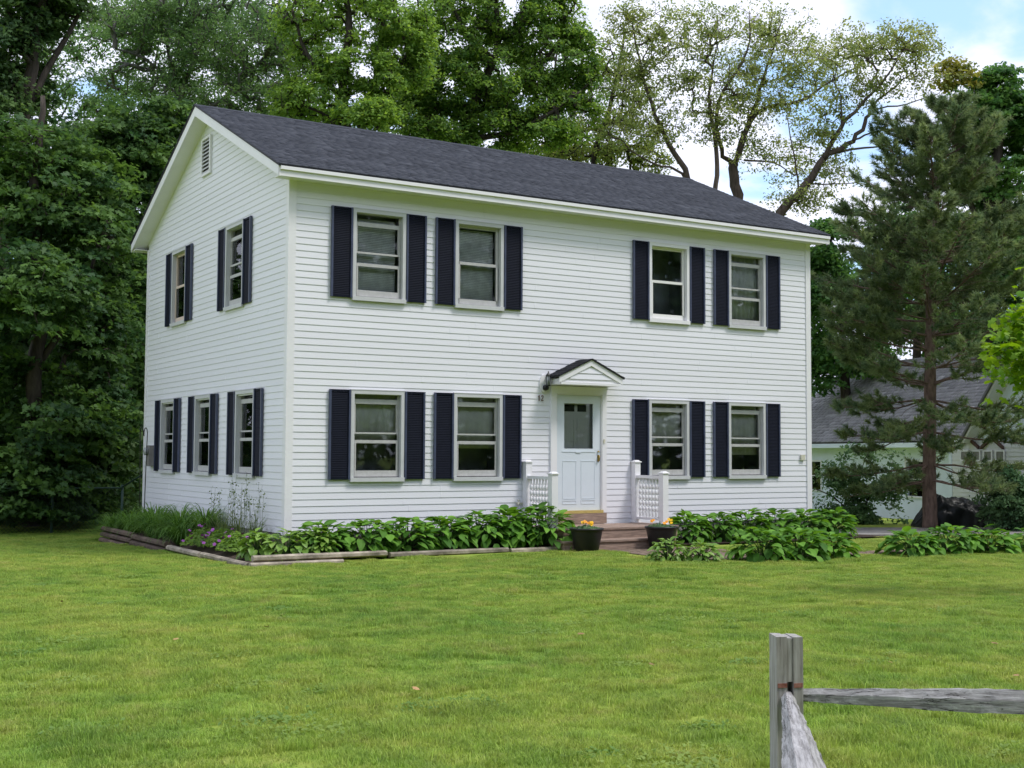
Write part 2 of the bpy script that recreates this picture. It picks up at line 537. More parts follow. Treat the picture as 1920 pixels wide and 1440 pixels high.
LK(t, mpc.outputs[0], g3.inputs['Vector'])
r3 = ramp(t, [(0.0, (1, 1, 1)), (0.478, (1, 1, 1)), (0.497, (0.08, 0.07, 0.065)), (0.505, (0.08, 0.07, 0.065)), (0.522, (1, 1, 1))])
LK(t, g3.outputs[0], r3.inputs[0])
g4 = N(t, 'ShaderNodeTexNoise', inp={'Scale': 5.0, 'Detail': 2.0})
LK(t, tcn.outputs['Object'], g4.inputs['Vector'])
r4 = ramp(t, [(0.5, (0, 0, 0)), (0.58, (1, 1, 1))])
LK(t, g4.outputs[0], r4.inputs[0])
mc = N(t, 'ShaderNodeMix', data_type='RGBA', blend_type='MULTIPLY')
LK(t, r4.outputs[0], mc.inputs['Factor']); LK(t, mm.outputs[2], mc.inputs[6]); LK(t, r3.outputs[0], mc.inputs[7])
LK(t, mc.outputs[2], b.inputs['Base Color'])
b.inputs['Roughness'].default_value = 0.9
bp = N(t, 'ShaderNodeBump', inp={'Strength': 0.9, 'Distance': 0.006})
LK(t, g1.outputs[0], bp.inputs['Height']); LK(t, bp.outputs[0], b.inputs['Normal'])
M['rail'] = m
m, t, b = mat_new('weathered_post_wood')
tcn = N(t, 'ShaderNodeTexCoord')
mpn = N(t, 'ShaderNodeMapping'); mpn.inputs['Scale'].default_value = (16, 16, 1.2)
LK(t, tcn.outputs['Object'], mpn.inputs[0])
g1 = N(t, 'ShaderNodeTexNoise', inp={'Scale': 3.0, 'Detail': 8.0, 'Roughness': 0.6})
LK(t, mpn.outputs[0], g1.inputs['Vector'])
r1 = ramp(t, [(0.25, (0.085, 0.076, 0.066)), (0.40, (0.25, 0.236, 0.212)), (0.55, (0.33, 0.318, 0.295)), (0.72, (0.42, 0.41, 0.39))])
LK(t, g1.outputs[0], r1.inputs[0])
LK(t, r1.outputs[0], b.inputs['Base Color'])
b.inputs['Roughness'].default_value = 0.9
bp = N(t, 'ShaderNodeBump', inp={'Strength': 0.6, 'Distance': 0.004})
LK(t, g1.outputs[0], bp.inputs['Height']); LK(t, bp.outputs[0], b.inputs['Normal'])
M['post'] = m
M['rust'] = mat('rust_stain', (0.20, 0.055, 0.032), 0.95, var=0.3, scale=38, col2=(0.24, 0.12, 0.09), detail=8.0)

# ------------------------------------------------------------------ ground
GP = np.array([(-.9, -1.3, -.36), (.06, -1.2, -.34), (1.6, -1.2, -.29), (3, -1.2, -.285), (4.3, -1.3, -.31), (5.5, -1.5, -.32), (7, -1.5, -.31),
               (10, -1.5, -.31), (-.95, .5, -.38), (-.95, 2.1, -.39), (-.92, 3.66, -.45), (-.92, 7.2, -.54), (-3, 7, -.5), (-2.3, -13, -.40),
               (-6.8, -17.7, -.42), (0, -8, -.37), (6, -8, -.36), (14, 0, -.34), (16, 5, -.40), (22, 8, -.60), (22, 0, -.45), (-8, 0, -.42), (-8, 10, -.55),
               (5, 12, -.45), (12, -8, -.36), (4, 4, -.35), (8, 4, -.35), (25, 14, -.65), (-20, 0, -.5), (30, -10, -.4)])


def h(x, y):
    x = np.asarray(x, float); y = np.asarray(y, float)
    d2 = (x[..., None] - GP[:, 0]) ** 2 + (y[..., None] - GP[:, 1]) ** 2
    wgt = 1 / (d2 + 1.2) ** 2 + 1e-6
    return (wgt * GP[:, 2]).sum(-1) / wgt.sum(-1)


def hz(x, y):
    return float(h(np.array([x]), np.array([y]))[0])


xs = np.unique(np.concatenate([np.linspace(-500, -30, 12), np.arange(-30, 35, 0.5), np.linspace(35, 500, 12)]))
ys = np.unique(np.concatenate([np.linspace(-400, -22, 10), np.arange(-22, 30, 0.5), np.linspace(30, 700, 14)]))
X, Y = np.meshgrid(xs, ys)
Z = h(X.ravel(), Y.ravel()).reshape(X.shape)
nx, ny = len(xs), len(ys)
V = np.stack([X.ravel(), Y.ravel(), Z.ravel()], 1)
idx = np.arange(nx * ny).reshape(ny, nx)
F = np.stack([idx[:-1, :-1], idx[:-1, 1:], idx[1:, 1:], idx[1:, :-1]], -1).reshape(-1, 4)
lawn = bpy.data.objects.new('lawn', np_mesh('lawn', V, F.ravel(), [4] * len(F), M['lawn'], smooth=True))
link(lawn)
tag(lawn, kind='structure')


def sheet(name, poly, lift, mtl, step=0.35):
    """a ground patch: polygon draped on the lawn surface on a fine grid cut to the outline"""
    import bmesh
    bm = bmesh.new()
    vs = [bm.verts.new((x, y, 0)) for x, y in poly]
    bm.faces.new(vs)
    p = np.array(poly)
    for ax in (0, 1):
        for c in np.arange(math.ceil(p[:, ax].min() / step) * step, p[:, ax].max(), step):
            co = [0, 0, 0]; no = [0, 0, 0]
            co[ax] = c + 0.0007; no[ax] = 1
            bmesh.ops.bisect_plane(bm, geom=bm.verts[:] + bm.edges[:] + bm.faces[:], plane_co=co, plane_no=no)
    bmesh.ops.triangulate(bm, faces=bm.faces[:])
    for v in bm.verts:
        v.co.z = hz(v.co.x, v.co.y) + (lift(v.co.x, v.co.y) if callable(lift) else lift)
    me = bpy.data.meshes.new(name)
    bm.to_mesh(me); bm.free()
    for q in me.polygons:
        if q.normal.z < 0:
            q.flip()
    me.materials.append(mtl)
    o = bpy.data.objects.new(name, me)
    link(o)
    return tag(o, kind='structure')


BED = [(-.92, -1.25), (4.2, -1.25), (4.35, -.2), (4.35, .05), (-.05, .05), (-.05, 7.3), (-.92, 7.3)]
BED_R = [(6.55, -1.3), (8.5, -1.45), (11.3, -1.35), (11.4, .05), (6.55, .05)]
PATH = [(4.55, -1.35), (6.4, -1.45), (6.6, -2.2), (6.2, -3.0), (8.0, -3.45), (10.8, -3.75), (14, -4.3), (13.9, -4.75), (10.6, -4.25), (8.0, -4.0), (6.0, -3.85),
        (5.1, -3.65), (4.72, -3.0), (4.75, -2.2)]
DRIVE = [(11.3, .35), (13.3, 1.6), (20, -1.8), (27, -5.2), (26, -7.6), (18.5, -4.2), (12.8, -1.3), (10.97, -.72)]
def bed_lift(x, y):
    dw = max(-x, -y, 0.0)
    near = max(.05, -.07 - hz(x, y))
    return .05 + (near - .05) * max(0.0, 1 - dw / .8)


sheet('garden_bed', BED, bed_lift, M['soil'], .2)
sheet('garden_bed', BED_R, 0.03, M['soil'])
sheet('mulch_path', PATH, 0.012, M['mulch'])
sheet('driveway', DRIVE, 0.012, M['asphalt'])


def inside(poly, x, y):
    r = np.zeros(len(x), bool)
    n = len(poly)
    for i in range(n):
        (x0, y0), (x1, y1) = poly[i], poly[(i + 1) % n]
        c = ((y0 > y) != (y1 > y)) & (x < (x1 - x0) * (y - y0) / (y1 - y0 + 1e-12) + x0)
        r ^= c
    return r


# grass blades: a few small tufts patches scattered with geometry nodes
def grass_patch(k, size=0.6, n=2900):
    rg = np.random.default_rng(100 + k)
    p = rg.uniform(-size / 2, size / 2, (n, 2))
    clump = np.array([noise.noise((x * 6 + k * 9, y * 6, 0)) for x, y in p])
    ht = rg.uniform(0.015, 0.033, n) * (1 + 0.45 * clump)
    if k >= 10:
        n_long = n // 3
        near_c = np.exp(-((p[:, 0] - .08) ** 2 + (p[:, 1] + .05) ** 2) / .022)
        ht *= 1 + 1.5 * near_c
    ln = rg.uniform(0.2, 1.3, n) * ht
    a = rg.uniform(0, 2 * math.pi, n)
    wd = rg.uniform(0.0030, 0.0060, n)
    dx, dy = np.cos(a), np.sin(a)
    px, py = -dy * wd / 2, dx * wd / 2
    v = np.zeros((n, 5, 3))
    v[:, 0] = np.stack([p[:, 0] - px, p[:, 1] - py, np.full(n, -0.006)], 1)
    v[:, 1] = np.stack([p[:, 0] + px, p[:, 1] + py, np.full(n, -0.006)], 1)
    mx_, my_ = p[:, 0] + dx * ln * 0.35, p[:, 1] + dy * ln * 0.35
    v[:, 2] = np.stack([mx_ + px * .8, my_ + py * .8, ht * 0.65], 1)
    v[:, 3] = np.stack([mx_ - px * .8, my_ - py * .8, ht * 0.65], 1)
    v[:, 4] = np.stack([p[:, 0] + dx * ln, p[:, 1] + dy * ln, ht], 1)
    base = (np.arange(n) * 5)[:, None]
    loops = np.concatenate([base + np.array([0, 1, 2, 3]), base + np.array([3, 2, 4])], 1)
    cnt = np.tile([4, 3], n)
    tone = np.repeat(np.clip(rg.normal(0.42, 0.2, n) + 0.25 * clump, 0, 1), 5)
    me = np_mesh('grass_tuft', v.reshape(-1, 3), loops.ravel(), cnt, M['grass'], tone)
    return bpy.data.objects.new('grass_tuft', me)


tufts = bpy.data.collections.new('grass_tufts')
for k in range(12):
    tufts.objects.link(grass_patch(k))
gx, gy = np.meshgrid(np.arange(-14, 24, 0.43), np.arange(-17, 13, 0.43))
gx = gx.ravel() + RNG.uniform(-.12, .12, gx.size); gy = gy.ravel() + RNG.uniform(-.12, .12, gy.size)
rel = np.stack([gx - CAM[0], gy - CAM[1], h(gx, gy) - CAM[2]], 1)
dpt = rel @ FW
okk = (dpt > 3.2) & (dpt < 27)
px_ = 960 + FPX * (rel @ RT) / np.maximum(dpt, .1)
py_ = 720 - FPX * (rel @ UP) / np.maximum(dpt, .1)
okk &= (px_ > -450) & (px_ < 2370) & (py_ < 2300)
for poly, g in ((BED, 1), (BED_R, 1), (PATH, 1), (DRIVE, 1), ([(0, 0), (10.7, 0), (10.7, 7.9), (0, 7.9)], 1), ([(4.1, .1), (4.1, -1.35), (6.6, -1.35), (6.6, .1)], 1)):
    bad = np.zeros(len(gx), bool)
    for ox, oy in ((0, 0), (.22, 0), (-.22, 0), (0, .22), (0, -.22)):
        bad |= inside(poly, gx + ox, gy + oy)
    okk &= ~bad
gx, gy = gx[okk], gy[okk]
gme = bpy.data.meshes.new('grass')
gme.from_pydata(list(zip(gx, gy, h(gx, gy))), [], [])
grass = bpy.data.objects.new('grass', gme)
link(grass)
tag(grass, 'short mown green grass covering the whole front lawn', 'grass', kind='stuff')
ng = bpy.data.node_groups.new('scatter_grass', 'GeometryNodeTree')
ng.interface.new_socket('Geometry', in_out='INPUT', socket_type='NodeSocketGeometry')
ng.interface.new_socket('Geometry', in_out='OUTPUT', socket_type='NodeSocketGeometry')
gi, go = ng.nodes.new('NodeGroupInput'), ng.nodes.new('NodeGroupOutput')
ci = ng.nodes.new('GeometryNodeCollectionInfo')
ci.inputs['Collection'].default_value = tufts
ci.inputs['Separate Children'].default_value = True
ci.inputs['Reset Children'].default_value = True
iop = ng.nodes.new('GeometryNodeInstanceOnPoints')
iop.inputs['Pick Instance'].default_value = True
rv = ng.nodes.new('FunctionNodeRandomValue'); rv.data_type = 'FLOAT_VECTOR'
rv.inputs[0].default_value = (-.06, -.06, 0); rv.inputs[1].default_value = (.06, .06, 6.283)
rs = ng.nodes.new('FunctionNodeRandomValue'); rs.data_type = 'FLOAT_VECTOR'
rs.inputs[0].default_value = (.95, .95, .8); rs.inputs[1].default_value = (1.15, 1.15, 1.3)
rs.inputs['Seed'].default_value = 5
ng.links.new(gi.outputs[0], iop.inputs['Points'])
ng.links.new(ci.outputs[0], iop.inputs['Instance'])
ng.links.new(rv.outputs[0], iop.inputs['Rotation'])
ng.links.new(rs.outputs[0], iop.inputs['Scale'])
ng.links.new(iop.outputs[0], go.inputs[0])
grass.modifiers.new('scatter', 'NODES').node_group = ng

# ------------------------------------------------------------------ the white house
W, D, ZT, CH = 10.67, 7.865, 5.34, 0.1016
RIDGE_Y, OVX, OVY = D / 2, 0.29, 0.30
house = empty('house', (W / 2, D / 2, 0), 'two storey white clapboard house with navy shutters and charcoal gable roof', 'house')

# board profile shared by every siding board (unit length along x, outside is -y)
bp_ = [(0.004, 0.002), (-0.0070, 0.002), (-0.0080, -0.001), (-0.0105, -0.0005), (-0.0115, 0.004), (-0.003, CH + 0.003), (0.004, CH + 0.003)]
mbx = MB().prism(bp_, 'x', -0.5, 0.5)
BOARD = mbx.mesh('siding_board', M['siding'])

win_front = []   # (centre, z bottom, height, width, type)
SW = 0.365
CW = 0.91
for u, ty in ((1.478, 'blind'), (3.28, 'double'), (7.215, 'white'), (9.065, 'sheer')):
    win_front.append((u, 3.597, 1.40, ty))
for u, ty in ((1.478, 'shade'), (3.275, 'shade'), (7.205, 'shade'), (9.045, 'shadehigh')):
    win_front.append((u, 0.80, 1.378, ty))
win_left = [(5.60, 3.625, 1.405, 'tan'), (2.42, 3.625, 1.405, 'sheer'),
            (6.17, .835, 1.378, 'shade'), (3.985, .835, 1.378, 'shade'), (1.78, .835, 1.378, 'shade')]
open_f = [(u - CW / 2, u + CW / 2, z - .03, z + hh) for u, z, hh, _ in win_front] + [(4.69, 5.81, 0.03, 2.36)]
open_l = [(y - CW / 2, y + CW / 2, z - .03, z + hh) for y, z, hh, _ in win_left]
segs = []


def courses(length, opens, side):
    for k in range(int(ZT / CH + 0.999)):
        z0 = k * CH
        zm_ = z0 + CH / 2
        cuts = sorted([(a, b) for a, b, c, d in opens if c + .03 < zm_ < d - .03])
        u = 0.0
        for a, b in cuts + [(length, length)]:
            if a - u > 0.02:
                segs.append((side, (u + (a + (0.03 if a < length else 0))) / 2, z0, (a - u) + (0.03 if a < length else 0) + (0.03 if u > 0 else 0)))
            u = b


courses(W, open_f, 'F')
courses(D, open_l, 'L')
zk = int(ZT / CH + 0.999) * CH
SLOPE = (7.37 - 5.485) / (RIDGE_Y + OVY)
while zk < 7.15:
    half = (7.37 - 0.10 - (zk + CH * .5)) / SLOPE
    half = min(half, D / 2)
    if half > 0.05:
        segs.append(('L', RIDGE_Y, zk, 2 * half))
    zk += CH
wall_f = empty('wall', (W / 2, 0, 0), parent=house)
wall_l = empty('wall', (0, D / 2, 0), parent=house)
segs.sort(key=lambda s: -s[3] * (1.0 if s[0] == 'F' else 0.45))
rest = MB()
for i, (side, u, z, ln) in enumerate(segs):
    if i < 285:
        if side == 'F':
            o = inst('siding_board', BOARD, wall_f, (u, 0, z), scale=(ln, 1, 1), world=True)
        else:
            o = inst('siding_board', BOARD, wall_l, (0, u, z), rz=-math.pi / 2, scale=(ln, 1, 1), world=True)
    else:
        for px, pz in (bp_,) and [(None, None)]:
            if side == 'F':
                rest.prism([(p[0], p[1] + z) for p in bp_], 'x', u - ln / 2, u + ln / 2)
            else:
                rest.prism([(p[0], p[1] + z) for p in bp_], 'y', u - ln / 2, u + ln / 2)
jl = MB()
jr = random.Random(3)
for side, u, z, ln in segs:
    if ln > 3.0:
        for q in range(max(1, int(ln / 3.7))):
            uu = u - ln / 2 + ln * (q + jr.uniform(.2, .8)) / max(1, int(ln / 3.7))
            jp = [(p[0] - .0022 if p[0] < 0 else p[0], p[1] + z + (.0006 if i else 0)) for i, p in enumerate(bp_)]
            jl.prism(jp, 'x' if side == 'F' else 'y', uu, uu + .028)
jl.build('lap_joints', M['siding'], wall_f, kind='stuff')
if rest.v:
    rest.build('short_siding_boards', M['siding'], wall_l, kind='stuff')


def sheathing(length, opens, parent, mk, extra=None):
    us = sorted({0.0, length} | {a + .04 for a, b, c, d in opens} | {b - .04 for a, b, c, d in opens})
    zs = sorted({0.0, ZT} | {c + .04 for a, b, c, d in opens} | {d - .04 for a, b, c, d in opens})
    mb = MB()
    for i in range(len(us) - 1):
        for j in range(len(zs) - 1):
            um, zm_ = (us[i] + us[i + 1]) / 2, (zs[j] + zs[j + 1]) / 2
            if any(a + .04 < um < b - .04 and c + .04 < zm_ < d - .04 for a, b, c, d in opens):
                continue
            mb.add([mk(us[i], zs[j]), mk(us[i + 1], zs[j]), mk(us[i + 1], zs[j + 1]), mk(us[i], zs[j + 1])], [(0, 1, 2, 3)])
    if extra:
        mb.add(extra, [tuple(range(len(extra)))])
    return mb.build('sheathing', M['siding'], parent)


sheathing(W, open_f, wall_f, lambda u, z: (u, 0.008, z))
sheathing(D, open_l, wall_l, lambda u, z: (0.008, u, z), [(0.008, 0, ZT), (0.008, D, ZT), (0.008, RIDGE_Y, ZT + SLOPE * (RIDGE_Y + .12))])
# the two sides one hardly sees
rb = MB()
for k in range(int(ZT / CH + .99)):
    rb.prism([(W - p[0], p[1] + k * CH) for p in bp_], 'y', 0, D)
    rb.prism([(D - p[0], p[1] + k * CH) for p in bp_], 'x', 0, W)
zk = int(ZT / CH + .99) * CH
while zk < 7.1:
    half = min((7.37 - .1 - zk - CH / 2) / SLOPE, D / 2)
    rb.prism([(W - p[0], p[1] + zk) for p in bp_], 'y', RIDGE_Y - half, RIDGE_Y + half)
    zk += CH
rb.build('rear_siding', M['siding'], house, kind='stuff')
MB().box((0.03, 0.03, -0.75), (W - .03, D - .03, -0.004)).build('foundation', M['concrete'], house)
for (cx, cy, dx, dy) in ((0, 0, -1, -1), (W, 0, 1, -1), (0, D, -1, 1), (W, D, 1, 1)):
    mb = MB()
    xa, xb = sorted((cx + dx * .026, cx - dx * .095))
    ya, yb = sorted((cy + dy * .026, cy - dy * .095))
    xi, yi = sorted((cx + dx * .026, cx + dx * .004)), sorted((cy + dy * .026, cy + dy * .004))
    mb.box((xa, yi[0], -.012), (xb, yi[1], ZT - .02))
    yj = (ya, yi[0]) if dy > 0 else (yi[1], yb)
    mb.box((xi[0], yj[0], -.012), (xi[1], yj[1], ZT - .02))
    mb.build('corner_board', M['trim'], house)

# roof
roof = empty('roof', (W / 2, RIDGE_Y, 5.5), parent=house)
x0, x1 = -OVX, W + OVX - 0.02
ZE = 5.485


def slope_pt(s, y_sign, dz=0.0):
    """s metres (horizontal) up from the eave, front (+1) or back (-1)"""
    y = -OVY + s if y_sign > 0 else D + OVY - s
    return (y, ZE + SLOPE * s + dz)


run = RIDGE_Y + OVY
dk = [slope_pt(-.015, 1, -.006), slope_pt(run, 1), slope_pt(-.015, -1, -.006), slope_pt(-.015, -1, -.034), slope_pt(run, 1, -.03), slope_pt(-.015, 1, -.034)]
MB().prism([dk[0], dk[1], dk[4], dk[5]], 'x', x0 - .012, x1 + .012).build('roof_deck', M['drip'], roof)
MB().prism([dk[1], dk[2], dk[3], dk[4]], 'x', x0 - .012, x1 + .012).build('roof_deck', M['drip'], roof)


def shingles(name, parent, mtl, org, ux, un, uv, width, length, course, tabw, seed, thick=0.007):
    """tabs on a slope: org = lower corner, ux along the eave, uv up the slope, un outward"""
    rg = np.random.default_rng(seed)
    org, ux, un, uv = map(np.array, (org, ux, un, uv))
    V_, L_, T_ = [], [], []
    nrow = int(math.ceil(length / course))
    for r in range(nrow):
        v0 = r * course
        v1 = min(v0 + course * 1.35, length)
        u = -rg.uniform(0, tabw)
        rowdz = rg.uniform(0, .002)
        rowtone = rg.normal(0, .035)
        while u < width:
            wv = tabw * rg.uniform(.55, 1.3)
            a, b = max(u, 0), min(u + wv - .004, width)
            if b - a > .01:
                th = thick * rg.uniform(.7, 1.8) + rowdz
                dv = rg.uniform(-.008, .004) if r else 0
                q = [org + ux * a + uv * (v0 + dv) + un * th, org + ux * b + uv * (v0 + dv) + un * th,
                     org + ux * b + uv * v1 + un * .0015, org + ux * a + uv * v1 + un * .0015,
                     org + ux * a + uv * (v0 + dv) - un * .002, org + ux * b + uv * (v0 + dv) - un * .002]
                k = len(V_)
                V_ += q
                L_ += [k, k + 1, k + 2, k + 3, k + 4, k + 5, k + 1, k, k + 5, k + 2, k + 1, k + 4, k, k + 3]
                T_ += [float(np.clip(rg.normal(.45, .17) + rowtone, 0, 1))] * 6
            u += wv
    cnt = [4, 4, 3, 3] * (len(V_) // 6)
    c = np.array(V_).mean(0)
    ob = bpy.data.objects.new(name, np_mesh(name, np.array(V_) - c, L_, cnt, mtl, T_))
    link(ob, parent, c)
    return tag(ob, kind='stuff')


sl_len = math.hypot(run, run * SLOPE)
cu, su = run / sl_len, run * SLOPE / sl_len
shingles('shingles', roof, M['shingle'], (x0 - .02, -OVY - .02, ZE - .008), (1, 0, 0), (0, -su, cu), (0, cu, su), x1 - x0 + .04, sl_len + .02, 0.142, 0.19, 1)
shingles('shingles', roof, M['shingle'], (x0 - .02, D + OVY + .02, ZE - .008), (1, 0, 0), (0, su, cu), (0, -cu, su), x1 - x0 + .04, sl_len + .02, 0.142, 0.19, 2)
mb = MB()
for i in range(40):
    a = x0 - .02 + i * (x1 - x0 + .04) / 40
    b = a + (x1 - x0 + .04) / 40 + .01
    zr = ZE + SLOPE * run
    mb.prism([(RIDGE_Y - .15, zr - .15 * SLOPE + .011), (RIDGE_Y, zr + .013 + (i % 2) * .003), (RIDGE_Y + .15, zr - .15 * SLOPE + .011), (RIDGE_Y, zr + .003)], 'x', a, b)
mb.build('ridge_cap', M['shingle'], roof)
# eaves: fascia, upper gutter board, soffit
for sgn in (1, -1):
    def yy(v):
        return v if sgn > 0 else D - v
    def bx(mbb, ya, yb, za, zb, xa=x0, xb=x1):
        p, q = sorted((yy(ya), yy(yb)))
        mbb.box((xa, p, za), (xb, q, zb))
    f_ = MB(); bx(f_, -OVY + .004, -OVY + .026, 5.305, 5.452); f_.build('fascia', M['trim'], roof)
    g_ = MB(); bx(g_, -OVY - .024, -OVY + .003, 5.398, 5.451, x0 + .02, x1); g_.build('gutter_board', M['trim'], roof)
    s_ = MB(); bx(s_, -OVY + .027, -.02, 5.318, 5.335, x0 + .03, x1 - .03)
    s_.build('soffit', M['trim'], roof)
# rakes: white boards and sloping soffits on both gable ends
for xa, xb, wall_x in ((x0, x0 + .024, 0.0), (x1 - .024, x1, W)):
    for sg in (1, -1):
        pts = [slope_pt(.0, sg, -.036), slope_pt(run, sg, -.032), slope_pt(run, sg, -.205), slope_pt(.0, sg, -.185)]
        MB().prism(pts, 'x', xa, xb).build('rake_board', M['trim'], roof)
        pts = [slope_pt(.03, sg, -.165), slope_pt(run, sg, -.165), slope_pt(run, sg, -.185), slope_pt(.03, sg, -.181)]
        p, q = (xb + .001, wall_x + .0) if wall_x == 0 else (wall_x, xa - .001)
        MB().prism(pts, 'x', p, q).build('rake_soffit', M['trim'], roof)

# gable vent
gv = empty('gable_vent', (0, 4.06, 6.16), parent=house)
mb = MB()
for a, b, c, d in ((3.80, 3.85, 6.16, 6.85), (4.27, 4.32, 6.16, 6.85), (3.85, 4.27, 6.16, 6.20), (3.85, 4.27, 6.81, 6.85)):
    mb.box((-.05, a, c), (-.012, b, d))
mb.build('frame', M['trim'], gv)
MB().box((-.014, 3.85, 6.20), (-.010, 4.27, 6.81)).build('backing', M['black'], gv)
for k in range(9):
    z = 6.205 + k * .068
    MB().prism([(-.047, z), (-.044, z - .004), (-.018, z + .04), (-.021, z + .045)], 'y', 3.85, 4.27).build('slat', M['oldtrim'], gv)

# ---- windows
UNIT = MB().box((-.5, 0, 0), (.5, 1, 1)).mesh('pane', M['glass'])
_cache = {}


def shared(key, fn):
    if key not in _cache:
        _cache[key] = fn()
    return _cache[key]


def casing_mesh(H, old):
    mb = MB()
    cw = .056
    mb.box((-CW / 2, -.045, .035), (-CW / 2 + cw, .0, H))
    mb.box((CW / 2 - cw, -.045, .035), (CW / 2, .0, H))
    mb.box((-CW / 2 + cw, -.045, H - .055), (CW / 2 - cw, .0, H))
    mb.box((-CW / 2 - .004, -.062, -.03), (CW / 2 + .004, .0, .034))
    mb.box((-CW / 2 - .012, -.05, H + .001), (CW / 2 + .012, -.012, H + .014))
    xi = CW / 2 - cw
    mb.box((-xi - .018, .001, .036), (-xi + .004, .12, H - .05))
    mb.box((xi - .004, .001, .036), (xi + .018, .12, H - .05))
    mb.box((-xi + .004, .001, H - .062), (xi - .004, .12, H - .056))
    mb.prism([(.001, .010), (.12, .010), (.12, .048), (.001, .032)], 'x', -xi + .004, xi - .004)
    return mb.mesh('casing', M['oldtrim'] if old else M['trim'])


def sash_mesh(H, ty, mtl):
    xi = CW / 2 - .062 - .006
    mb = MB()
    if ty == 'A2' or ty == 'A1':
        if ty == 'A2':
            br = [(.19, .255, .030), (.655, .685, .026), (.835, .885, .018)]
        else:
            br = [(.135, .205, .030), (.645, .670, .026), (.765, .815, .018)]
        top = H - .056
        rail = .095
        # stiles
        mb.box((-xi, .02, .046), (-xi + .020, .06, top)); mb.box((xi - .020, .02, .046), (xi, .06, top))
        for a, b, y in br:
            mb.box((-xi + .021, y, H - b), (xi - .021, y + .022, H - a))
        a = br[2][1]
        mb.box((-xi + .021, .010, .047), (xi - .021, .032, .047 + rail))
        mb.box((-xi + .021, .012, .047 + rail), (-xi + .045, .030, H - a)); mb.box((xi - .045, .012, .047 + rail), (xi - .021, .030, H - a))
        b0 = br[0][1]
        mb.box((-xi + .021, .036, H - br[1][0]), (-xi + .042, .056, H - b0)); mb.box((xi - .042, .036, H - br[1][0]), (xi - .021, .056, H - b0))
        mb.box((-xi + .021, .066, H - br[0][0]), (xi - .021, .075, H - br[0][0] + .008))
    else:
        top = H - .056
        mid = (.046 + top) / 2 + .02
        mb.box((-xi, .03, .046), (-xi + .040, .075, top)); mb.box((xi - .040, .03, .046), (xi, .075, top))
        mb.box((-xi + .041, .042, top - .05), (xi - .041, .075, top))
        mb.box((-xi + .041, .018, mid - .025), (xi - .041, .074, mid + .022))
        mb.box((-xi + .041, .018, .047), (xi - .041, .058, .13))
        mb.box((-xi + .012, .010, .131), (-xi + .05, .029, mid - .026)); mb.box((xi - .05, .010, .131), (xi - .012, .029, mid - .026))
    return mb.mesh('sash', mtl)


def niche_mesh(H):
    mb = MB()
    x, d = .62, .75
    z0, z1 = -.25, H + .15
    vs = [(-x, .122, z0), (x, .122, z0), (x, d, z0), (-x, d, z0), (-x, .122, z1), (x, .122, z1), (x, d, z1), (-x, d, z1)]
    mb.add(vs, [(0, 1, 2, 3), (4, 7, 6, 5), (1, 5, 6, 2), (2, 6, 7, 3), (3, 7, 4, 0)])
    xi, zb, zt = CW / 2 - .05, .03, H - .05
    q = [(-xi, .122, zb), (xi, .122, zb), (xi, .122, zt), (-xi, .122, zt)]
    mb.add([vs[0], vs[1], vs[5], vs[4]] + q, [(0, 1, 5, 4), (1, 2, 6, 5), (2, 3, 7, 6), (3, 0, 4, 7)])
    return mb.mesh('interior', M['room'])


def blind_mesh(z0, z1, rg):
    mb = MB()
    z = z0
    k = 0
    while z < z1:
        tl = .0235 + .0025 * math.sin(k * .45)
        mb.prism([(.135, z), (.137, z), (.137 + .012 + .008 * math.sin(k * .45), z + tl), (.135 + .012 + .008 * math.sin(k * .45), z + tl)], 'x', -.35, .35)
        z += .027
        k += 1
    return mb.mesh('blind', M['blind'])


def cloth_mesh(z0, z1, wv, mtl, name):
    n = 28
    vs, fs = [], []
    for i in range(n + 1):
        x = -.39 + .78 * i / n
        y = .15 + wv * math.sin(i * 1.7) + wv * .5 * math.sin(i * .63 + 1)
        for zz_, dy in ((z0, 0), (z1, 0)):
            vs += [(x, y, zz_), (x, y + .004, zz_)]
    for i in range(n):
        a = i * 4
        b_ = a + 4
        fs += [(a, b_, b_ + 2, a + 2), (a + 1, a + 3, b_ + 3, b_ + 1), (a, a + 1, b_ + 1, b_), (a + 2, b_ + 2, b_ + 3, a + 3)]
    mb = MB().add(vs, fs, True)
    return mb.mesh(name, mtl)


SH_STILE = MB()
SH_STILE = None


def shutter_meshes(H):
    f_ = MB()
    w2 = SW / 2 - .006
    st = .030
    f_.box((-w2, -.058, 0), (-w2 + st, -.02, H)); f_.box((w2 - st, -.058, 0), (w2, -.02, H))
    lv = MB()
    lv.box((-w2 + st, -.045, .0), (w2 - st, -.021, .035)); lv.box((-w2 + st, -.045, H - .035), (w2 - st, -.021, H))
    z = .038
    while z < H - .06:
        if True:
            lv.prism([(-.040, z), (-.037, z - .003), (-.030, z + .022), (-.033, z + .027)], 'x', -w2 + st, w2 - st)
        z += .027
    lv.box((-w2 + st, -.0235, .036), (w2 - st, -.0205, H - .036))
    return f_.mesh('shutter', M['shutter_edge_sheen']), lv.mesh('louvres', M['shutter'])


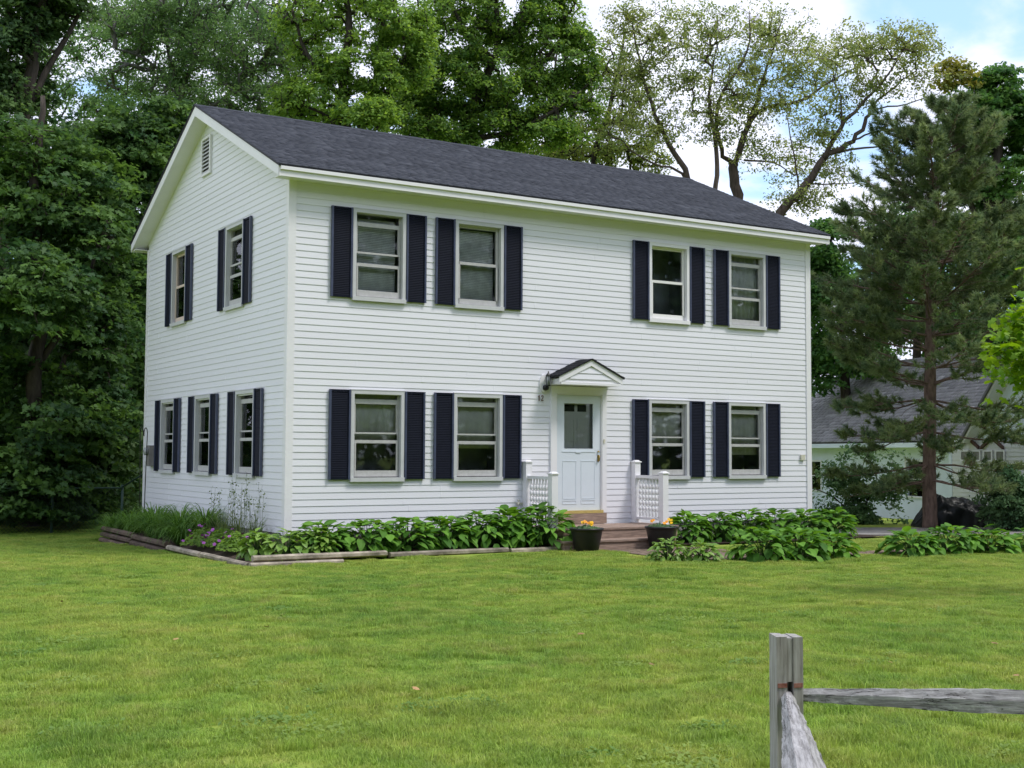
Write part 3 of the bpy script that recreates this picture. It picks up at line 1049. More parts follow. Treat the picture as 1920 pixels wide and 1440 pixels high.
def window(pos, rz, H, ty):
    e = bpy.data.objects.new('window', None)
    C.objects.link(e)
    e.empty_display_size = .1
    e.parent = house
    e.location = Vector(pos) - WL['house']
    e.rotation_euler.z = rz
    old = ty not in ('white',)
    inst('casing', shared(('c', H, old), lambda: casing_mesh(H, old)), e, (0, 0, 0))
    form = {'blind': 'A2', 'sheer': 'A2', 'shade': 'A1', 'shadehigh': 'A1', 'double': 'B', 'white': 'B', 'tan': 'B'}[ty]
    sm = {'white': M['vinylsash'], 'tan': M['tansash']}.get(ty, M['storm'])
    inst('sash', shared(('s', H, form, sm.name), lambda: sash_mesh(H, form, sm)), e, (0, 0, 0))
    xi = CW / 2 - .075
    top = H - .056
    if form[0] == 'A':
        a = [(.19, .255), (.655, .685), (.835, .885)] if form == 'A2' else [(.135, .205), (.645, .670), (.765, .815)]
        bands = [(H - a[0][0] + .008, top - .002, .078), (H - a[1][0], H - a[0][1], .046), (H - a[2][0], H - a[1][1], .036), (.142, H - a[2][1], .020)]
    else:
        mid = (.046 + top) / 2 + .02
        bands = [(mid + .022, top - .05, .056), (.13, mid - .025, .022)]
    for z0, z1, y in bands:
        inst('pane', UNIT, e, (0, y, z0), scale=(2 * xi - .03, .004, z1 - z0))
    inst('interior', shared(('n', H), lambda: niche_mesh(H)), e, (0, 0, 0))
    if ty in ('blind', 'double'):
        inst('blind', shared(('b', H), lambda: blind_mesh(.10, H - .12, None)), e, (0, 0, 0))
    elif ty == 'shade':
        inst('shade', shared(('sh', round(pos[0] + pos[1], 2)), lambda: cloth_mesh(H * {1.48: .43, 3.27: .36, 3.28: .36, 7.21: .40, 7.2: .40, 6.17: .12, 3.98: .46, 3.99: .46, 1.78: .30}.get(round(pos[0] + pos[1], 2), .43), H - .05, .004, M['shade'], 'shade')), e, (0, 0, 0))
    elif ty == 'shadehigh':
        inst('shade', shared(('shh', H), lambda: cloth_mesh(H * .30, H - .05, .006, M['shade'], 'shade')), e, (0, 0, 0))
    elif ty == 'sheer':
        inst('curtain', shared(('cu', H), lambda: cloth_mesh(.06, H - .05, .012, M['curtain'], 'curtain')), e, (0, 0, 0))
    for s in (-1, 1):
        fm, lm = shared(('shut', round(H, 3)), lambda: shutter_meshes(H))
        c_, s_ = math.cos(rz), math.sin(rz)
        off = s * (CW / 2 + SW / 2 + .002)
        q = Vector((pos[0] + off * c_, pos[1] + off * s_, pos[2] + .004))
        so_ = inst('shutter', fm, house, q - WL['house'], rz=rz)
        inst('louvres', lm, so_, (0, 0, 0))


for u, z, H, ty in win_front:
    window((u, 0, z), 0, H, ty)
for y, z, H, ty in win_left:
    window((0, y, z), -math.pi / 2, H, ty)

# ---- front door
DX = 5.26
door = empty('door', (DX, 0, .21), parent=house)
mb = MB()
mb.box((4.68, -.045, .21), (4.79, .0, 2.2345)); mb.box((5.735, -.045, .21), (5.83, .0, 2.2345)); mb.box((4.68, -.045, 2.235), (5.83, 0, 2.36))
mb.box((4.791, -.03, .21), (4.81, .10, 2.23)); mb.box((5.715, -.03, .21), (5.734, .10, 2.23)); mb.box((4.811, -.03, 2.215), (5.714, .10, 2.234))
mb.build('door_frame', M['trim'], door)
mb = MB()
xl, xr = 4.815, 5.710
px0, px1, pz0, pz1 = 4.965, 5.560, 1.305, 2.075
mb.box((xl, -.012, .255), (px0, .025, 2.212)); mb.box((px1, -.012, .255), (xr, .025, 2.212))
mb.box((px0, -.012, pz1), (px1, .025, 2.212)); mb.box((px0, -.012, .255), (px1, .025, pz0))
for xa, xb in ((4.93, 5.215), (5.31, 5.60)):
    for za, zb in ((.36, .43), (.45, 1.10)):
        mb.box((xa, -.017, za), (xb, -.0125, za + .012)); mb.box((xa, -.017, zb - .012), (xb, -.0125, zb))
        mb.box((xa, -.017, za + .012), (xa + .012, -.0125, zb - .012)); mb.box((xb - .012, -.017, za + .012), (xb, -.0125, zb - .012))
mb.box((4.92, -.019, 1.245), (5.60, -.0125, 1.262))
mb.box((5.20, -.026, 1.235), (5.30, -.0195, 1.255))
mb.build('storm_door', M['doorpaint'], door)
MB().box((px0, .004, pz0), (px1, .009, pz1)).build('pane', M['glass'], door)
mb = MB()
mb.box((px0 - .05, .085, .26), (px1 + .05, .12, 2.21))
for xa, xb in ((px0 + .02, 5.235), (5.29, px1 - .02)):
    mb.box((xa, .078, 1.25), (xb, .084, 1.27)); mb.box((xa, .078, 1.80), (xb, .084, 1.82)); mb.box((xa, .078, 1.27), (xa + .02, .084, 1.80)); mb.box((xb - .02, .078, 1.27), (xb, .084, 1.80))
mb.build('inner_door', M['innerdoor'], door)
for xa, xb in ((px0 - .02, 5.235), (5.30, px1 - .08)):
    MB().box((xa, .079, 1.94), (xb, .0845, 2.06)).build('pane', M['black'], door)
mb = MB()
mb.box((4.75, .121, .2), (5.80, .14, 2.3))
mb.build('interior', M['room'], door)
mb = MB()
mb.lathe((5.665, -.028, 1.245), [(.008, 0), (.017, .004), (.017, .02), (.008, .026)], 10)
mb.box((5.650, -.020, 1.08), (5.682, -.0125, 1.20))
mb.tube([(5.666, -.022, 1.19), (5.666, -.055, 1.18), (5.662, -.06, 1.14), (5.666, -.05, 1.10), (5.666, -.02, 1.092)], .009, 6)
mb.build('door_handle', M['brass'], door)
MB().box((4.70, -.075, .205), (5.74, -.0, .2535)).build('threshold', M['threshold'], door)
MB().box((4.71, -.085, .028), (5.80, -.0, .203)).build('kick_board', M['deck'], door)

# ---- hood over the door
hood = empty('door_hood', (DX, 0, 2.37), parent=house)
hw, hd = .645, .40
mb = MB()
mb.prism([(DX - hw + .03, 2.375), (DX + hw - .03, 2.375), (DX + hw - .03, 2.47), (DX, 2.765), (DX - hw + .03, 2.47)], 'y', -hd + .025, -.02)
mb.build('hood_body', M['trim'], hood)
for s in (-1, 1):
    mb = MB()
    a = [(DX + s * hw, 2.505), (DX, 2.80), (DX, 2.70), (DX + s * hw, 2.40)]
    mb.prism(a if s < 0 else a[::-1], 'y', -hd, -hd + .024)
    mb.build('rake_board', M['trim'], hood)
    th = math.atan2(.295, hw)
    mb = MB()
    mb.prism([(DX + s * (hw + .03), 2.492), (DX, 2.802), (DX, 2.824), (DX + s * (hw + .03), 2.514)], 'y', -hd - .02, -.019)
    mb.build('roof_deck', M['drip'], hood)
    cz, sz = math.cos(th), math.sin(th)
    shingles('shingles', hood, M['shingle_dark'], (DX + s * (hw + .035), -hd - .022, 2.512), (0, 1, 0), (s * sz, 0, cz), (-s * cz, 0, sz), hd + .0, hw / cz + .035, .11, .22, 20 + s)
MB().box((DX - hw + .03, -hd - .002, 2.372), (DX + hw - .03, -hd + .022, 2.412)).build('lintel_board', M['trim'], hood)
for k in range(2):
    zz_ = 2.47 + k * .10
    ww = hw * (2.72 - zz_) / .30 * .8
    MB().prism([(-hd + .023, zz_), (-hd + .010, zz_), (-hd + .022, zz_ + .095)], 'x', DX - ww, DX + ww).build('siding_board', M['siding'], hood)

# ---- lantern, number, bell, tap, socket, meter: fixed to the house
lan = empty('wall_lantern', (4.545, 0, 2.27), parent=house)
mb = MB()
n = 20
ring = [(4.545 + .085 * math.cos(2 * math.pi * i / n), 2.395 + .155 * math.sin(2 * math.pi * i / n)) for i in range(n)]
mb.prism(ring, 'y', -.034, -.012)
mb.build('backplate', M['trim'], lan)
mb = MB()
lx, ly = 4.565, -.13
mb.lathe((lx, -.05, 2.325), [(.01, -.05), (.05, -.03), (.055, .0), (.05, .03), (.01, .05)], 12)
mb.tube([(lx, -.05, 2.33), (lx, -.10, 2.31), (lx, ly, 2.33)], .012, 6)
mb.lathe((lx, ly, 2.345), [(.02, 0), (.04, .01), (.035, .02)], 8)
mb.lathe((lx, ly, 2.52), [(.052, 0), (.045, .012), (.015, .045), (.006, .075), (.001, .085)], 8)
for k in range(6):
    a = k * math.pi / 3
    mb.tube([(lx + .032 * math.cos(a), ly + .032 * math.sin(a), 2.36), (lx + .044 * math.cos(a), ly + .044 * math.sin(a), 2.525)], .004, 4)
mb.build('lantern_frame', M['black'], lan)
MB().lathe((lx, ly, 2.365), [(.026, 0), (.037, .155)], 8).build('lantern_glass', M['lamp_glass'], lan)
num = empty('house_number', (4.48, 0, 2.10), parent=house)
mb = MB()
mb.box((4.447, -.026, 2.10), (4.462, -.018, 2.195)); mb.box((4.434, -.026, 2.172), (4.4465, -.018, 2.184))
mb.build('digit', M['digit'], num)
mb = MB()
two = [(4.500, 2.172), (4.503, 2.186), (4.516, 2.192), (4.530, 2.186), (4.533, 2.170), (4.525, 2.150), (4.508, 2.125), (4.500, 2.107)]
mb.tube([(x, -.023, z) for x, z in two], .0075, 5)
mb.box((4.497, -.029, 2.100), (4.537, -.018, 2.114))
mb.build('digit', M['digit'], num)
MB().box((5.755, -.058, 1.40), (5.785, -.046, 1.47)).build('doorbell', M['cream'], house)
mb = MB()
mb.tube([(4.03, -.0, .40), (4.03, -.09, .405), (4.0, -.11, .395), (3.985, -.115, .36)], .014, 6)
mb.tube([(4.03, -.07, .40), (4.03, -.07, .44)], .008, 5); mb.lathe((4.03, -.07, .44), [(.026, 0), (.028, .008), (.02, .012)], 8)
mb.box((4.02, -.03, .375), (4.13, -.017, .405))
mb.build('garden_tap', M['cream'], house)
MB().box((10.40, -.05, 1.12), (10.50, -.017, 1.22)).build('outlet_cover', M['cream'], house)
met = empty('electric_meter', (0, 7.24, .93), parent=house)
MB().box((-.11, 7.12, .93), (-.018, 7.36, 1.34)).build('meter_box', M['meter'], met)
mb = MB(); mb.lathe((0, 0, 0), [(.07, 0), (.08, .02), (.075, .06), (.04, .075)], 14)
mb.v = [(-.111 - z, 7.24 + x, 1.22 + y) for x, y, z in mb.v]
mb.build('meter_dial', M['lamp_glass'], met)

# ------------------------------------------------------------------ entry steps, railings, planters
steps = empty('entry_steps', (5.3, -.7, -.33), 'weathered brown wooden entry steps below the front door', 'steps')
for k, (ya, yb) in enumerate(((-.095, -.36), (-.365, -.63), (-.635, -.90), (-.905, -1.10))):
    MB().box((4.12, yb, -.012 - k * .0007), (6.56, ya, .024)).build('tread_board', M['deck'], steps, bevel=.005)
MB().box((4.14, -1.085, -.150), (6.54, -1.055, -.013)).build('riser_board', M['deck'], steps)
for ya, yb in ((-1.06, -1.24), (-1.245, -1.43)):
    MB().box((4.02, yb, -.186), (5.98, ya, -.151)).build('tread_board', M['deck'], steps, bevel=.005)
MB().box((4.04, -1.41, -.335), (5.96, -1.38, -.187)).build('riser_board', M['deck'], steps)
for xa in (4.14, 6.51):
    MB().box((xa, -1.05, -.42), (xa + .03, -.02, -.013)).build('side_board', M['deck'], steps)
MB().box((4.05, -1.37, -.5), (4.09, -1.06, -.187)).build('side_board', M['deck'], steps)

for xr_, side in ((4.19, 'left'), (6.43, 'right')):
    lab = {'left': 'short white stair railing left of the door above the hosta row', 'right': 'short white stair railing right of the door above the right planter'}[side]
    rl = empty('stair_railing', (xr_, -.45, .024), lab, 'railing', 'white railings flanking the front door')
    for yp, zp in ((-.075, 1.07), (-.86, .885)):
        pw = .058
        po = MB().box((xr_ - pw, yp - pw, .025), (xr_ + pw, yp + pw, zp)).build('post', M['trim'], rl)
        c_ = MB()
        c_.box((xr_ - .075, yp - .072, zp + .001), (xr_ + .075, yp + .072, zp + .018))
        c_.add([(xr_ - .066, yp - .066, zp + .018), (xr_ + .066, yp - .066, zp + .018), (xr_ + .066, yp + .066, zp + .018), (xr_ - .066, yp + .066, zp + .018),
                (xr_ - .03, yp - .03, zp + .042), (xr_ + .03, yp - .03, zp + .042), (xr_ + .03, yp + .03, zp + .042), (xr_ - .03, yp + .03, zp + .042)],
               [(0, 1, 5, 4), (1, 2, 6, 5), (2, 3, 7, 6), (3, 0, 4, 7), (4, 5, 6, 7)])
        c_.build('post_cap', M['trim'], po)
        MB().box((xr_ - .07, yp - .07, .0255), (xr_ + .07, yp + .07, .045)).build('post_base', M['trim'], po)
    MB().box((xr_ - .035, -.80, .80), (xr_ + .035, -.135, .85)).build('top_rail', M['trim'], rl)
    MB().box((xr_ - .03, -.80, .09), (xr_ + .03, -.135, .13)).build('bottom_rail', M['trim'], rl)
    prof = [(.016, 0), (.016, .10)]
    z = .10
    while z < .57:
        prof += [(.013, z + .008), (.026, z + .025), (.026, z + .07), (.013, z + .088)]
        z += .096
    prof += [(.016, z + .01), (.016, .668)]
    bal = shared('bal', lambda: MB().lathe((0, 0, 0), prof, 8).mesh('baluster', M['trim']))
    for k in range(7):
        y = -.735 + k * .089
        inst('baluster', bal, rl, (xr_, y, .131), world=True)

PETALS = {}


def flower_mesh(mtl, r=.03):
    mb = MB()
    for k in range(5):
        a = k * 2 * math.pi / 5
        ca, sa = math.cos(a), math.sin(a)
        pt = []
        for u, v, z in ((0, 0, 0), (.6, -.45, .1), (1.0, -.25, .02), (1.05, .25, .02), (.6, .45, .1)):
            pt.append(((u * ca - v * sa) * r, (u * sa + v * ca) * r, z * r))
        mb.add(pt, [(0, 1, 2, 3, 4)])
    mb.lathe((0, 0, .0), [(.2 * r, 0), (.22 * r, .12 * r), (.05 * r, .2 * r)], 6)
    return mb.mesh('flower', mtl)


FY, FO, FP = flower_mesh(M['petal_yellow']), flower_mesh(M['petal_orange']), flower_mesh(M['petal_purple'], .022)


def leaves_mesh(name, pts, nrm, size, mtl, tone, lobed=False, org=None, aspect=.75):
    """a leaf-sized face at every point"""
    n_ = len(pts)
    pts = np.asarray(pts); nrm = np.asarray(nrm, float)
    nrm = nrm / (np.linalg.norm(nrm, axis=1, keepdims=True) + 1e-9)
    t_ = RNG.normal(size=(n_, 3)); t_[:, 2] -= .35
    t_ -= nrm * (t_ * nrm).sum(1, keepdims=True)
    t_ /= np.linalg.norm(t_, axis=1, keepdims=True) + 1e-9
    b_ = np.cross(nrm, t_)
    a = aspect
    if lobed:
        tp_ = np.array([(-.45, 0, .0), (-.35, .42 * a, -.06), (.05, .22 * a, .0), (.08, .62 * a, -.10), (.30, .2 * a, .0), (.62, 0, -.12), (.30, -.2 * a, .0), (.08, -.62 * a, -.10), (.05, -.22 * a, 0), (-.35, -.42 * a, -.06)])
    else:
        tp_ = np.array([(-.5, 0, 0), (-.05, .42 * a, .07), (.55, 0, -.08), (-.05, -.42 * a, .07)])
    k = len(tp_)
    s = np.asarray(size)[:, None, None]
    v = pts[:, None, :] + s * (tp_[None, :, 0:1] * t_[:, None, :] + tp_[None, :, 1:2] * b_[:, None, :] + tp_[None, :, 2:3] * nrm[:, None, :])
    o = np.zeros(3) if org is None else np.asarray(org)
    return np_mesh(name, v.reshape(-1, 3) - o, np.arange(n_ * k), np.full(n_, k), mtl, np.repeat(tone, k))


for (xp, yp, lab, flab) in ((4.36, -1.56, 'black round planter pot left of the steps beside the hosta row', 'orange and yellow pansies growing in the pot left of the steps'),
                            (5.80, -1.60, 'black round planter pot right of the steps under the newel post', 'yellow pansies growing in the pot right of the steps')):
    zb = hz(xp, yp) + .005
    pt = empty('planter', (xp, yp, zb), lab, 'planter', 'planters beside the steps')
    mb = MB().lathe((xp, yp, zb), [(.175, 0), (.19, .02), (.245, .30), (.252, .33), (.268, .335), (.27, .365), (.255, .368), (.245, .35)], 28)
    mb.build('pot', M['pot'], pt)
    MB().lathe((xp, yp, zb + .325), [(.235, 0), (.2, .012), (.02, .02)], 20).build('soil', M['soil'], pt)
    fl = empty('pansy_plant', (xp, yp, zb + .345), flab, 'flowers', 'pansies in the planters')
    n_ = 260
    a = RNG.uniform(0, 2 * math.pi, n_); r_ = .21 * np.sqrt(RNG.uniform(0, 1, n_))
    pts = np.stack([xp + r_ * np.cos(a), yp + r_ * np.sin(a), zb + .345 + RNG.uniform(0, .07, n_) * (1.2 - r_ / .25)], 1)
    nr = np.stack([np.cos(a) * .6, np.sin(a) * .6, np.ones(n_)], 1) + RNG.normal(0, .35, (n_, 3))
    me = leaves_mesh('foliage', pts, nr, RNG.uniform(.035, .06, n_), M['shrub'], RNG.uniform(.4, 1, n_), org=(xp, yp, zb + .345))
    o = bpy.data.objects.new('foliage', me); link(o, fl, (xp, yp, zb + .345)); tag(o, kind='stuff')
    nf = 9 if xp < 5 else 7
    for k in range(nf):
        a_, rr = random.uniform(0, 6.28), .19 * math.sqrt(random.random())
        if xp < 5:
            fx, fy = xp - .03 + random.uniform(-.07, .10), yp - .03 + random.uniform(-.1, .06)
        else:
            fx, fy = xp - .05 + rr * math.cos(a_), yp - .02 + rr * math.sin(a_)
        inst('flower', random.choice((FY, FO, FY)), fl, (fx, fy, zb + .43 + random.uniform(-.01, .05)), rot=(random.uniform(.5, 1.2), random.uniform(-.4, .4), random.uniform(-1.2, .2)), scale=(.95, .95, .95), world=True)

# ------------------------------------------------------------------ hostas: every leaf its own object
def hosta_leaf(mtl, wd, seed):
    rg = random.Random(seed)
    mb = MB()
    nu, nv = 7, 4
    vs = []
    for i in range(nu + 1):
        u = i / nu
        wv = wd * (math.sin(math.pi * min(1, u * .93 + .07)) ** .75) * (1 - .35 * u) * 1.25
        if i == nu:
            wv = .0
        droop = -.22 * u * u - (.08 * u ** 4)
        for j in range(nv + 1):
            v = (j / nv - .5) * 2
            fold = .14 * abs(v) * wv + .012 * math.sin(u * 9 + j * 1.5 + seed)
            vs.append((u, v * wv * .5, droop + fold))
    fs = [(i * (nv + 1) + j, (i + 1) * (nv + 1) + j, (i + 1) * (nv + 1) + j + 1, i * (nv + 1) + j + 1) for i in range(nu) for j in range(nv)]
    return mb.add(vs, fs, True).mesh('leaf', mtl)


HL = [hosta_leaf(M['hosta'], w_, i) for i, w_ in enumerate((.55, .62, .70, .58))]
HLL = [hosta_leaf(M['hosta_light'], w_, 10 + i) for i, w_ in enumerate((.5, .58, .45))]


def hosta(x, y, R, Hh, n_, lab, grp, light=False, size=.24, lift=.09):
    z = hz(x, y) + lift
    e = empty('hosta', (x, y, z), lab, 'hosta', grp)
    st = MB()
    for k in range(n_):
        f = (k + .5) / n_
        cph = 1 - 1.02 * f                                     # from the crown of the mound down to its skirt
        a = k * 2.39996 + random.uniform(-.3, .3)
        sph = math.sqrt(max(0, 1 - cph * cph)) ** .85
        sh_ = random.uniform(.80, 1.06)
        rr = R * sph * sh_
        zl = max(.035, Hh * max(0, cph) ** .8 * random.uniform(.84, 1.10) + .02)
        ln = size * random.uniform(.7, 1.2)
        pitch = math.radians(22 * cph - 42 * (1 - max(0, cph)) ** 1.2 + random.uniform(-20, 20))     # level at the heart, hanging at the rim
        az = a + random.uniform(-.75, .75)
        bx_, by_ = x + math.cos(a) * rr - math.cos(az) * ln * .5, y + math.sin(a) * rr - math.sin(az) * ln * .5
        inst('leaf', random.choice(HLL if light else HL), e, (bx_, by_, z + zl), rot=(random.uniform(-.4, .4), -pitch, az), scale=(ln, ln, ln * random.uniform(.6, 1.1)), world=True)
        if k % 2 == 0:
            st.tube([(x + math.cos(a) * .03, y + math.sin(a) * .03, z - .03), (x + math.cos(a) * rr * .3, y + math.sin(a) * rr * .3, z + zl * .6), (bx_, by_, z + zl)], [.006, .005, .004], 4, cap=False)
    st.build('stems', M['stem'], e, kind='stuff')
    return e


GA = 'dark green hostas in the bed under the front windows'
for i, (x, y, R, Hh, lab) in enumerate((
        (.28, -.72, .46, .46, 'dark green hosta clump right beside the near house corner'),
        (.98, -.76, .47, .47, 'dark green hosta clump below the left shutter of the window nearest the corner'),
        (1.66, -.74, .46, .45, 'dark green hosta clump below the middle of the window nearest the corner'),
        (2.30, -.72, .46, .46, 'dark green hosta clump between the two windows left of the door'),
        (2.92, -.70, .46, .50, 'dark green hosta clump below the left edge of the second window from the corner'),
        (3.46, -.72, .46, .54, 'dark green hosta clump below the garden tap, left of the tallest clump'),
        (4.02, -.80, .54, .60, 'tallest dark green hosta clump touching the left planter and railing'))):
    hosta(x, y, R * 1.10, Hh * .86, 185 if i == 6 else 150, lab, GA, size=.20 if i > 4 else .185)
for i, (x, y, R, lab) in enumerate(((-.30, -.85, .36, 'yellow green hosta clump at the corner of the timber edging'), (.12, -1.0, .26, 'small yellow green hosta clump between timber edge and first dark hosta'),
                                    (-.62, -.55, .28, 'small pale hosta clump next to the purple geraniums'))):
    hosta(x, y, R, .32, 100, lab, 'pale hostas at the near bed corner', light=i != 0 or True, size=.15, lift=.09)
GB = 'dark green hostas in the bed right of the steps'
for i, (x, y, R, Hh, lab) in enumerate((
        (6.98, -.80, .46, .50, 'dark green hosta clump right behind the right planter'),
        (7.66, -.82, .48, .50, 'dark green hosta clump below the middle window right of the door'),
        (8.36, -.78, .48, .52, 'dark green hosta clump between the two windows right of the door'),
        (9.06, -.80, .48, .50, 'dark green hosta clump below the rightmost front window'),
        (9.74, -.82, .46, .46, 'dark green hosta clump under the outlet at the right house corner'),
        (10.42, -.80, .48, .50, 'dark green hosta clump reaching past the right house corner'))):
    hosta(x, y, R * 1.0, Hh * .88, 145, lab, GB, size=.185, lift=.03)
GC = 'hostas in the strip in front of the lawn path'
for i, (x, y, R, Hh, n_, lt, lab) in enumerate((
        (4.42, -3.52, .32, .34, 56, True, 'small light green hosta left of its pale twin beside the brown path'),
        (4.86, -3.74, .32, .30, 56, True, 'small pale variegated hosta between light green hosta and large front clump'),
        (5.74, -4.02, .50, .50, 66, False, 'large mid green hosta at the left of the front clump of three'),
        (6.32, -4.16, .50, .50, 64, False, 'large mid green hosta in the middle of the front clump of three'),
        (7.02, -4.10, .46, .40, 60, False, 'lower yellowish green hosta at the right of the front clump of three'),
        (8.55, -4.32, .52, .40, 66, False, 'green hosta below the pine at the left of the far right row'),
        (9.35, -4.32, .52, .46, 66, False, 'green hosta with tall leaf in the middle of the far right row'),
        (10.1, -4.50, .52, .42, 66, False, 'green hosta cut by the right edge of the picture'),
        (10.95, -4.75, .50, .40, 50, False, 'green hosta beyond the right end of the front row'))):
    hosta(x, y, R * (.9 if lt else .95), Hh * .82, int(n_ * 2.2), lab, GC, light=lt, size=.115 if lt else .175, lift=.0)

# ------------------------------------------------------------------ edging timbers
def timber(name_lab, a, b, z, r, mtl, stacked=None):
    a, b = Vector((*a, z)), Vector((*b, z + (stacked or 0)))
    L = (b - a).length
    mb = MB()
    nn = max(4, int(L / .25))
    sec = 8
    vs, fs = [], []
    d = (b - a).normalized()
    side = d.cross(Vector((0, 0, 1))).normalized()
    up = Vector((0, 0, 1))
    for i in range(nn + 1):
        c_ = a.lerp(b, i / nn)
        for k in range(sec):
            th = 2 * math.pi * (k + .5) / sec
            rr = r * (1 + .10 * noise.noise((i * .8 + a.x * 7, k * 1.3, a.y * 3)))
            cx_, cy_ = math.cos(th), math.sin(th)
            cy_ = max(-.78, min(.78, cy_))
            vs.append(c_ + side * cx_ * rr * 1.15 + up * (cy_ * rr + r * .78))
    for i in range(nn):
        for k in range(sec):
            fs.append((i * sec + k, (i + 1) * sec + k, (i + 1) * sec + (k + 1) % sec, i * sec + (k + 1) % sec))
    fs += [tuple(range(sec)), tuple(nn * sec + k for k in range(sec))[::-1]]
    mb.add(vs, fs)
    return mb.build('landscape_timber', mtl, None, label=name_lab, cat='timber', group='timbers edging the garden bed')


GT = M['timber']
timber('upper grey timber at the near corner of the bed, facing the lawn', (-.95, -1.27), (1.05, -1.27), hz(0, -1.3) + .072, .052, GT)
timber('lower grey timber under the upper one at the near bed corner', (-1.0, -1.31), (.35, -1.33), hz(-.4, -1.3) - .01, .05, GT)
timber('grey timber half hidden by hanging hosta leaves under the second window', (1.1, -1.28), (3.1, -1.26), hz(2, -1.3) + .0, .05, GT)
timber('grey timber ending beside the left planter', (3.15, -1.26), (4.45, -1.22), hz(3.8, -1.25) - .01, .048, GT)
timber('thin weathered timber along the house side next to the pale hostas', (-.97, -1.2), (-.95, .9), hz(-.95, 0) + .0, .05, GT)
timber('grey brown timber in front of the purple geraniums', (-.96, .95), (-.95, 2.7), hz(-.95, 1.8) + .01, .052, GT)
for j in range(2):
    timber(('lower' if j == 0 else 'upper') + ' dark timber of the stack below the daylilies', (-.98 + .02 * j, 2.75), (-.97 + .02 * j, 4.9), hz(-.95, 3.8) + j * .105, .055, M['timber_dark'])
for j in range(3):
    timber(('lowest', 'middle', 'topmost')[j] + ' dark timber of the three high stack at the far bed end', (-.98 + .02 * j, 4.95), (-.97 + .02 * j, 7.2), hz(-.95, 6.2) + j * .105, .055, M['timber_dark'])
timber('dark short timber closing the far end of the bed', (-.9, 7.28), (-.05, 7.28), hz(-.5, 7.3) + .12, .066, M['timber_dark'])


# ------------------------------------------------------------------ daylilies, geraniums, weeds by the left wall
def arching(name, x, y, n_, L, mtl, lab, cat, grp, wd=.022, spread=.35, zl=.10, erect=.75):
    z = hz(x, y) + bed_lift(x, y)
    e = empty(name, (x, y, z), lab, cat, grp)
    V_, L_, T_, cnt = [], [], [], []
    for k in range(n_):
        a = random.uniform(0, 6.283)
        r0 = random.uniform(0, .13)
        ln = L * random.uniform(.6, 1.1)
        el = random.uniform(erect - .35, erect + .2) * math.pi / 2
        p = np.array([r0 * math.cos(a), r0 * math.sin(a), -.02])
        sidev = np.array([-math.sin(a), math.cos(a), 0])
        seg = 6
        tone = random.random()
        base = len(V_)
        for i in range(seg + 1):
            u = i / seg
            wv = wd * (1 - u ** 2) * .5 + .0008
            V_ += [p - sidev * wv, p + sidev * wv]
            T_ += [tone] * 2
            ang = el - u * u * random.uniform(2.0, 2.9)
            p = p + np.array([math.cos(a) * math.cos(ang), math.sin(a) * math.cos(ang), math.sin(ang)]) * ln / seg
        for i in range(seg):
            L_ += [base + 2 * i, base + 2 * i + 1, base + 2 * i + 3, base + 2 * i + 2]
            cnt.append(4)
    o = bpy.data.objects.new('foliage', np_mesh('foliage', np.array(V_), L_, cnt, mtl, T_))
    link(o, e, (x, y, z))
    tag(o, kind='stuff')
    return e


GD = 'daylilies along the left house wall'
for x, y, L, lab in ((-.55, 6.6, .75, 'arching daylily clump at the far end of the side bed'), (-.42, 5.7, .8, 'daylily clump in front of the electric meter'),
                     (-.6, 4.7, .85, 'daylily clump above the dark timber stack'), (-.45, 3.8, .85, 'daylily clump under the middle side window'),
                     (-.62, 3.0, .7, 'daylily clump hanging over the timber next to the geraniums'), (-.3, 2.9, .8, 'daylily clump close to the wall behind the geraniums'),
                     (-.7, 7.3, .7, 'lone long leaved daylily beyond the back house corner')):
    arching('daylily', x, y, 300, L * 1.02, M['daylily'], lab, 'daylily', GD)
for x, y, L, lab in ((-.32, 2.0, .75, 'wispy grass weed against the wall behind the purple flowers'), (-.26, 1.3, .7, 'wispy yellowish weed beside the corner hostas'),
                     (-.22, .65, .6, 'small wispy weed at the foot of the corner board')):
    e = arching('tall_weed', x, y, 60, L, M['weed'], lab, 'weed', 'weeds along the left house wall', wd=.008, erect=.9)
    mb = MB()
    V_, = [[]]
    sp = []
    for k in range(9):
        bx_, by_ = x + random.uniform(-.12, .12), y + random.uniform(-.4, .4)
        z0 = hz(bx_, by_) + bed_lift(bx_, by_)
        hgt = L * random.uniform(.9, 1.5)
        tx_ = random.uniform(-.06, .06); ty_ = random.uniform(-.15, .15)
        mb.tube([(bx_, by_, z0), (bx_ + tx_ * .4, by_ + ty_ * .4, z0 + hgt * .6), (bx_ + tx_, by_ + ty_, z0 + hgt)], [.003, .0025, .0015], 3, cap=False)
        for q in range(14):
            u = random.uniform(.45, 1.02)
            sp.append((bx_ + tx_ * u + random.uniform(-.03, .03), by_ + ty_ * u + random.uniform(-.05, .05), z0 + hgt * u))
    mb.build('stalks', M['stem'], e, kind='stuff')
    sp = np.array(sp)
    o = bpy.data.objects.new('seed_heads', leaves_mesh('seed_heads', sp, RNG.normal(size=(len(sp), 3)), RNG.uniform(.02, .045, len(sp)), M['weed'], RNG.random(len(sp)), org=WL[e.name]))
    link(o, e, WL[e.name]); tag(o, kind='stuff')
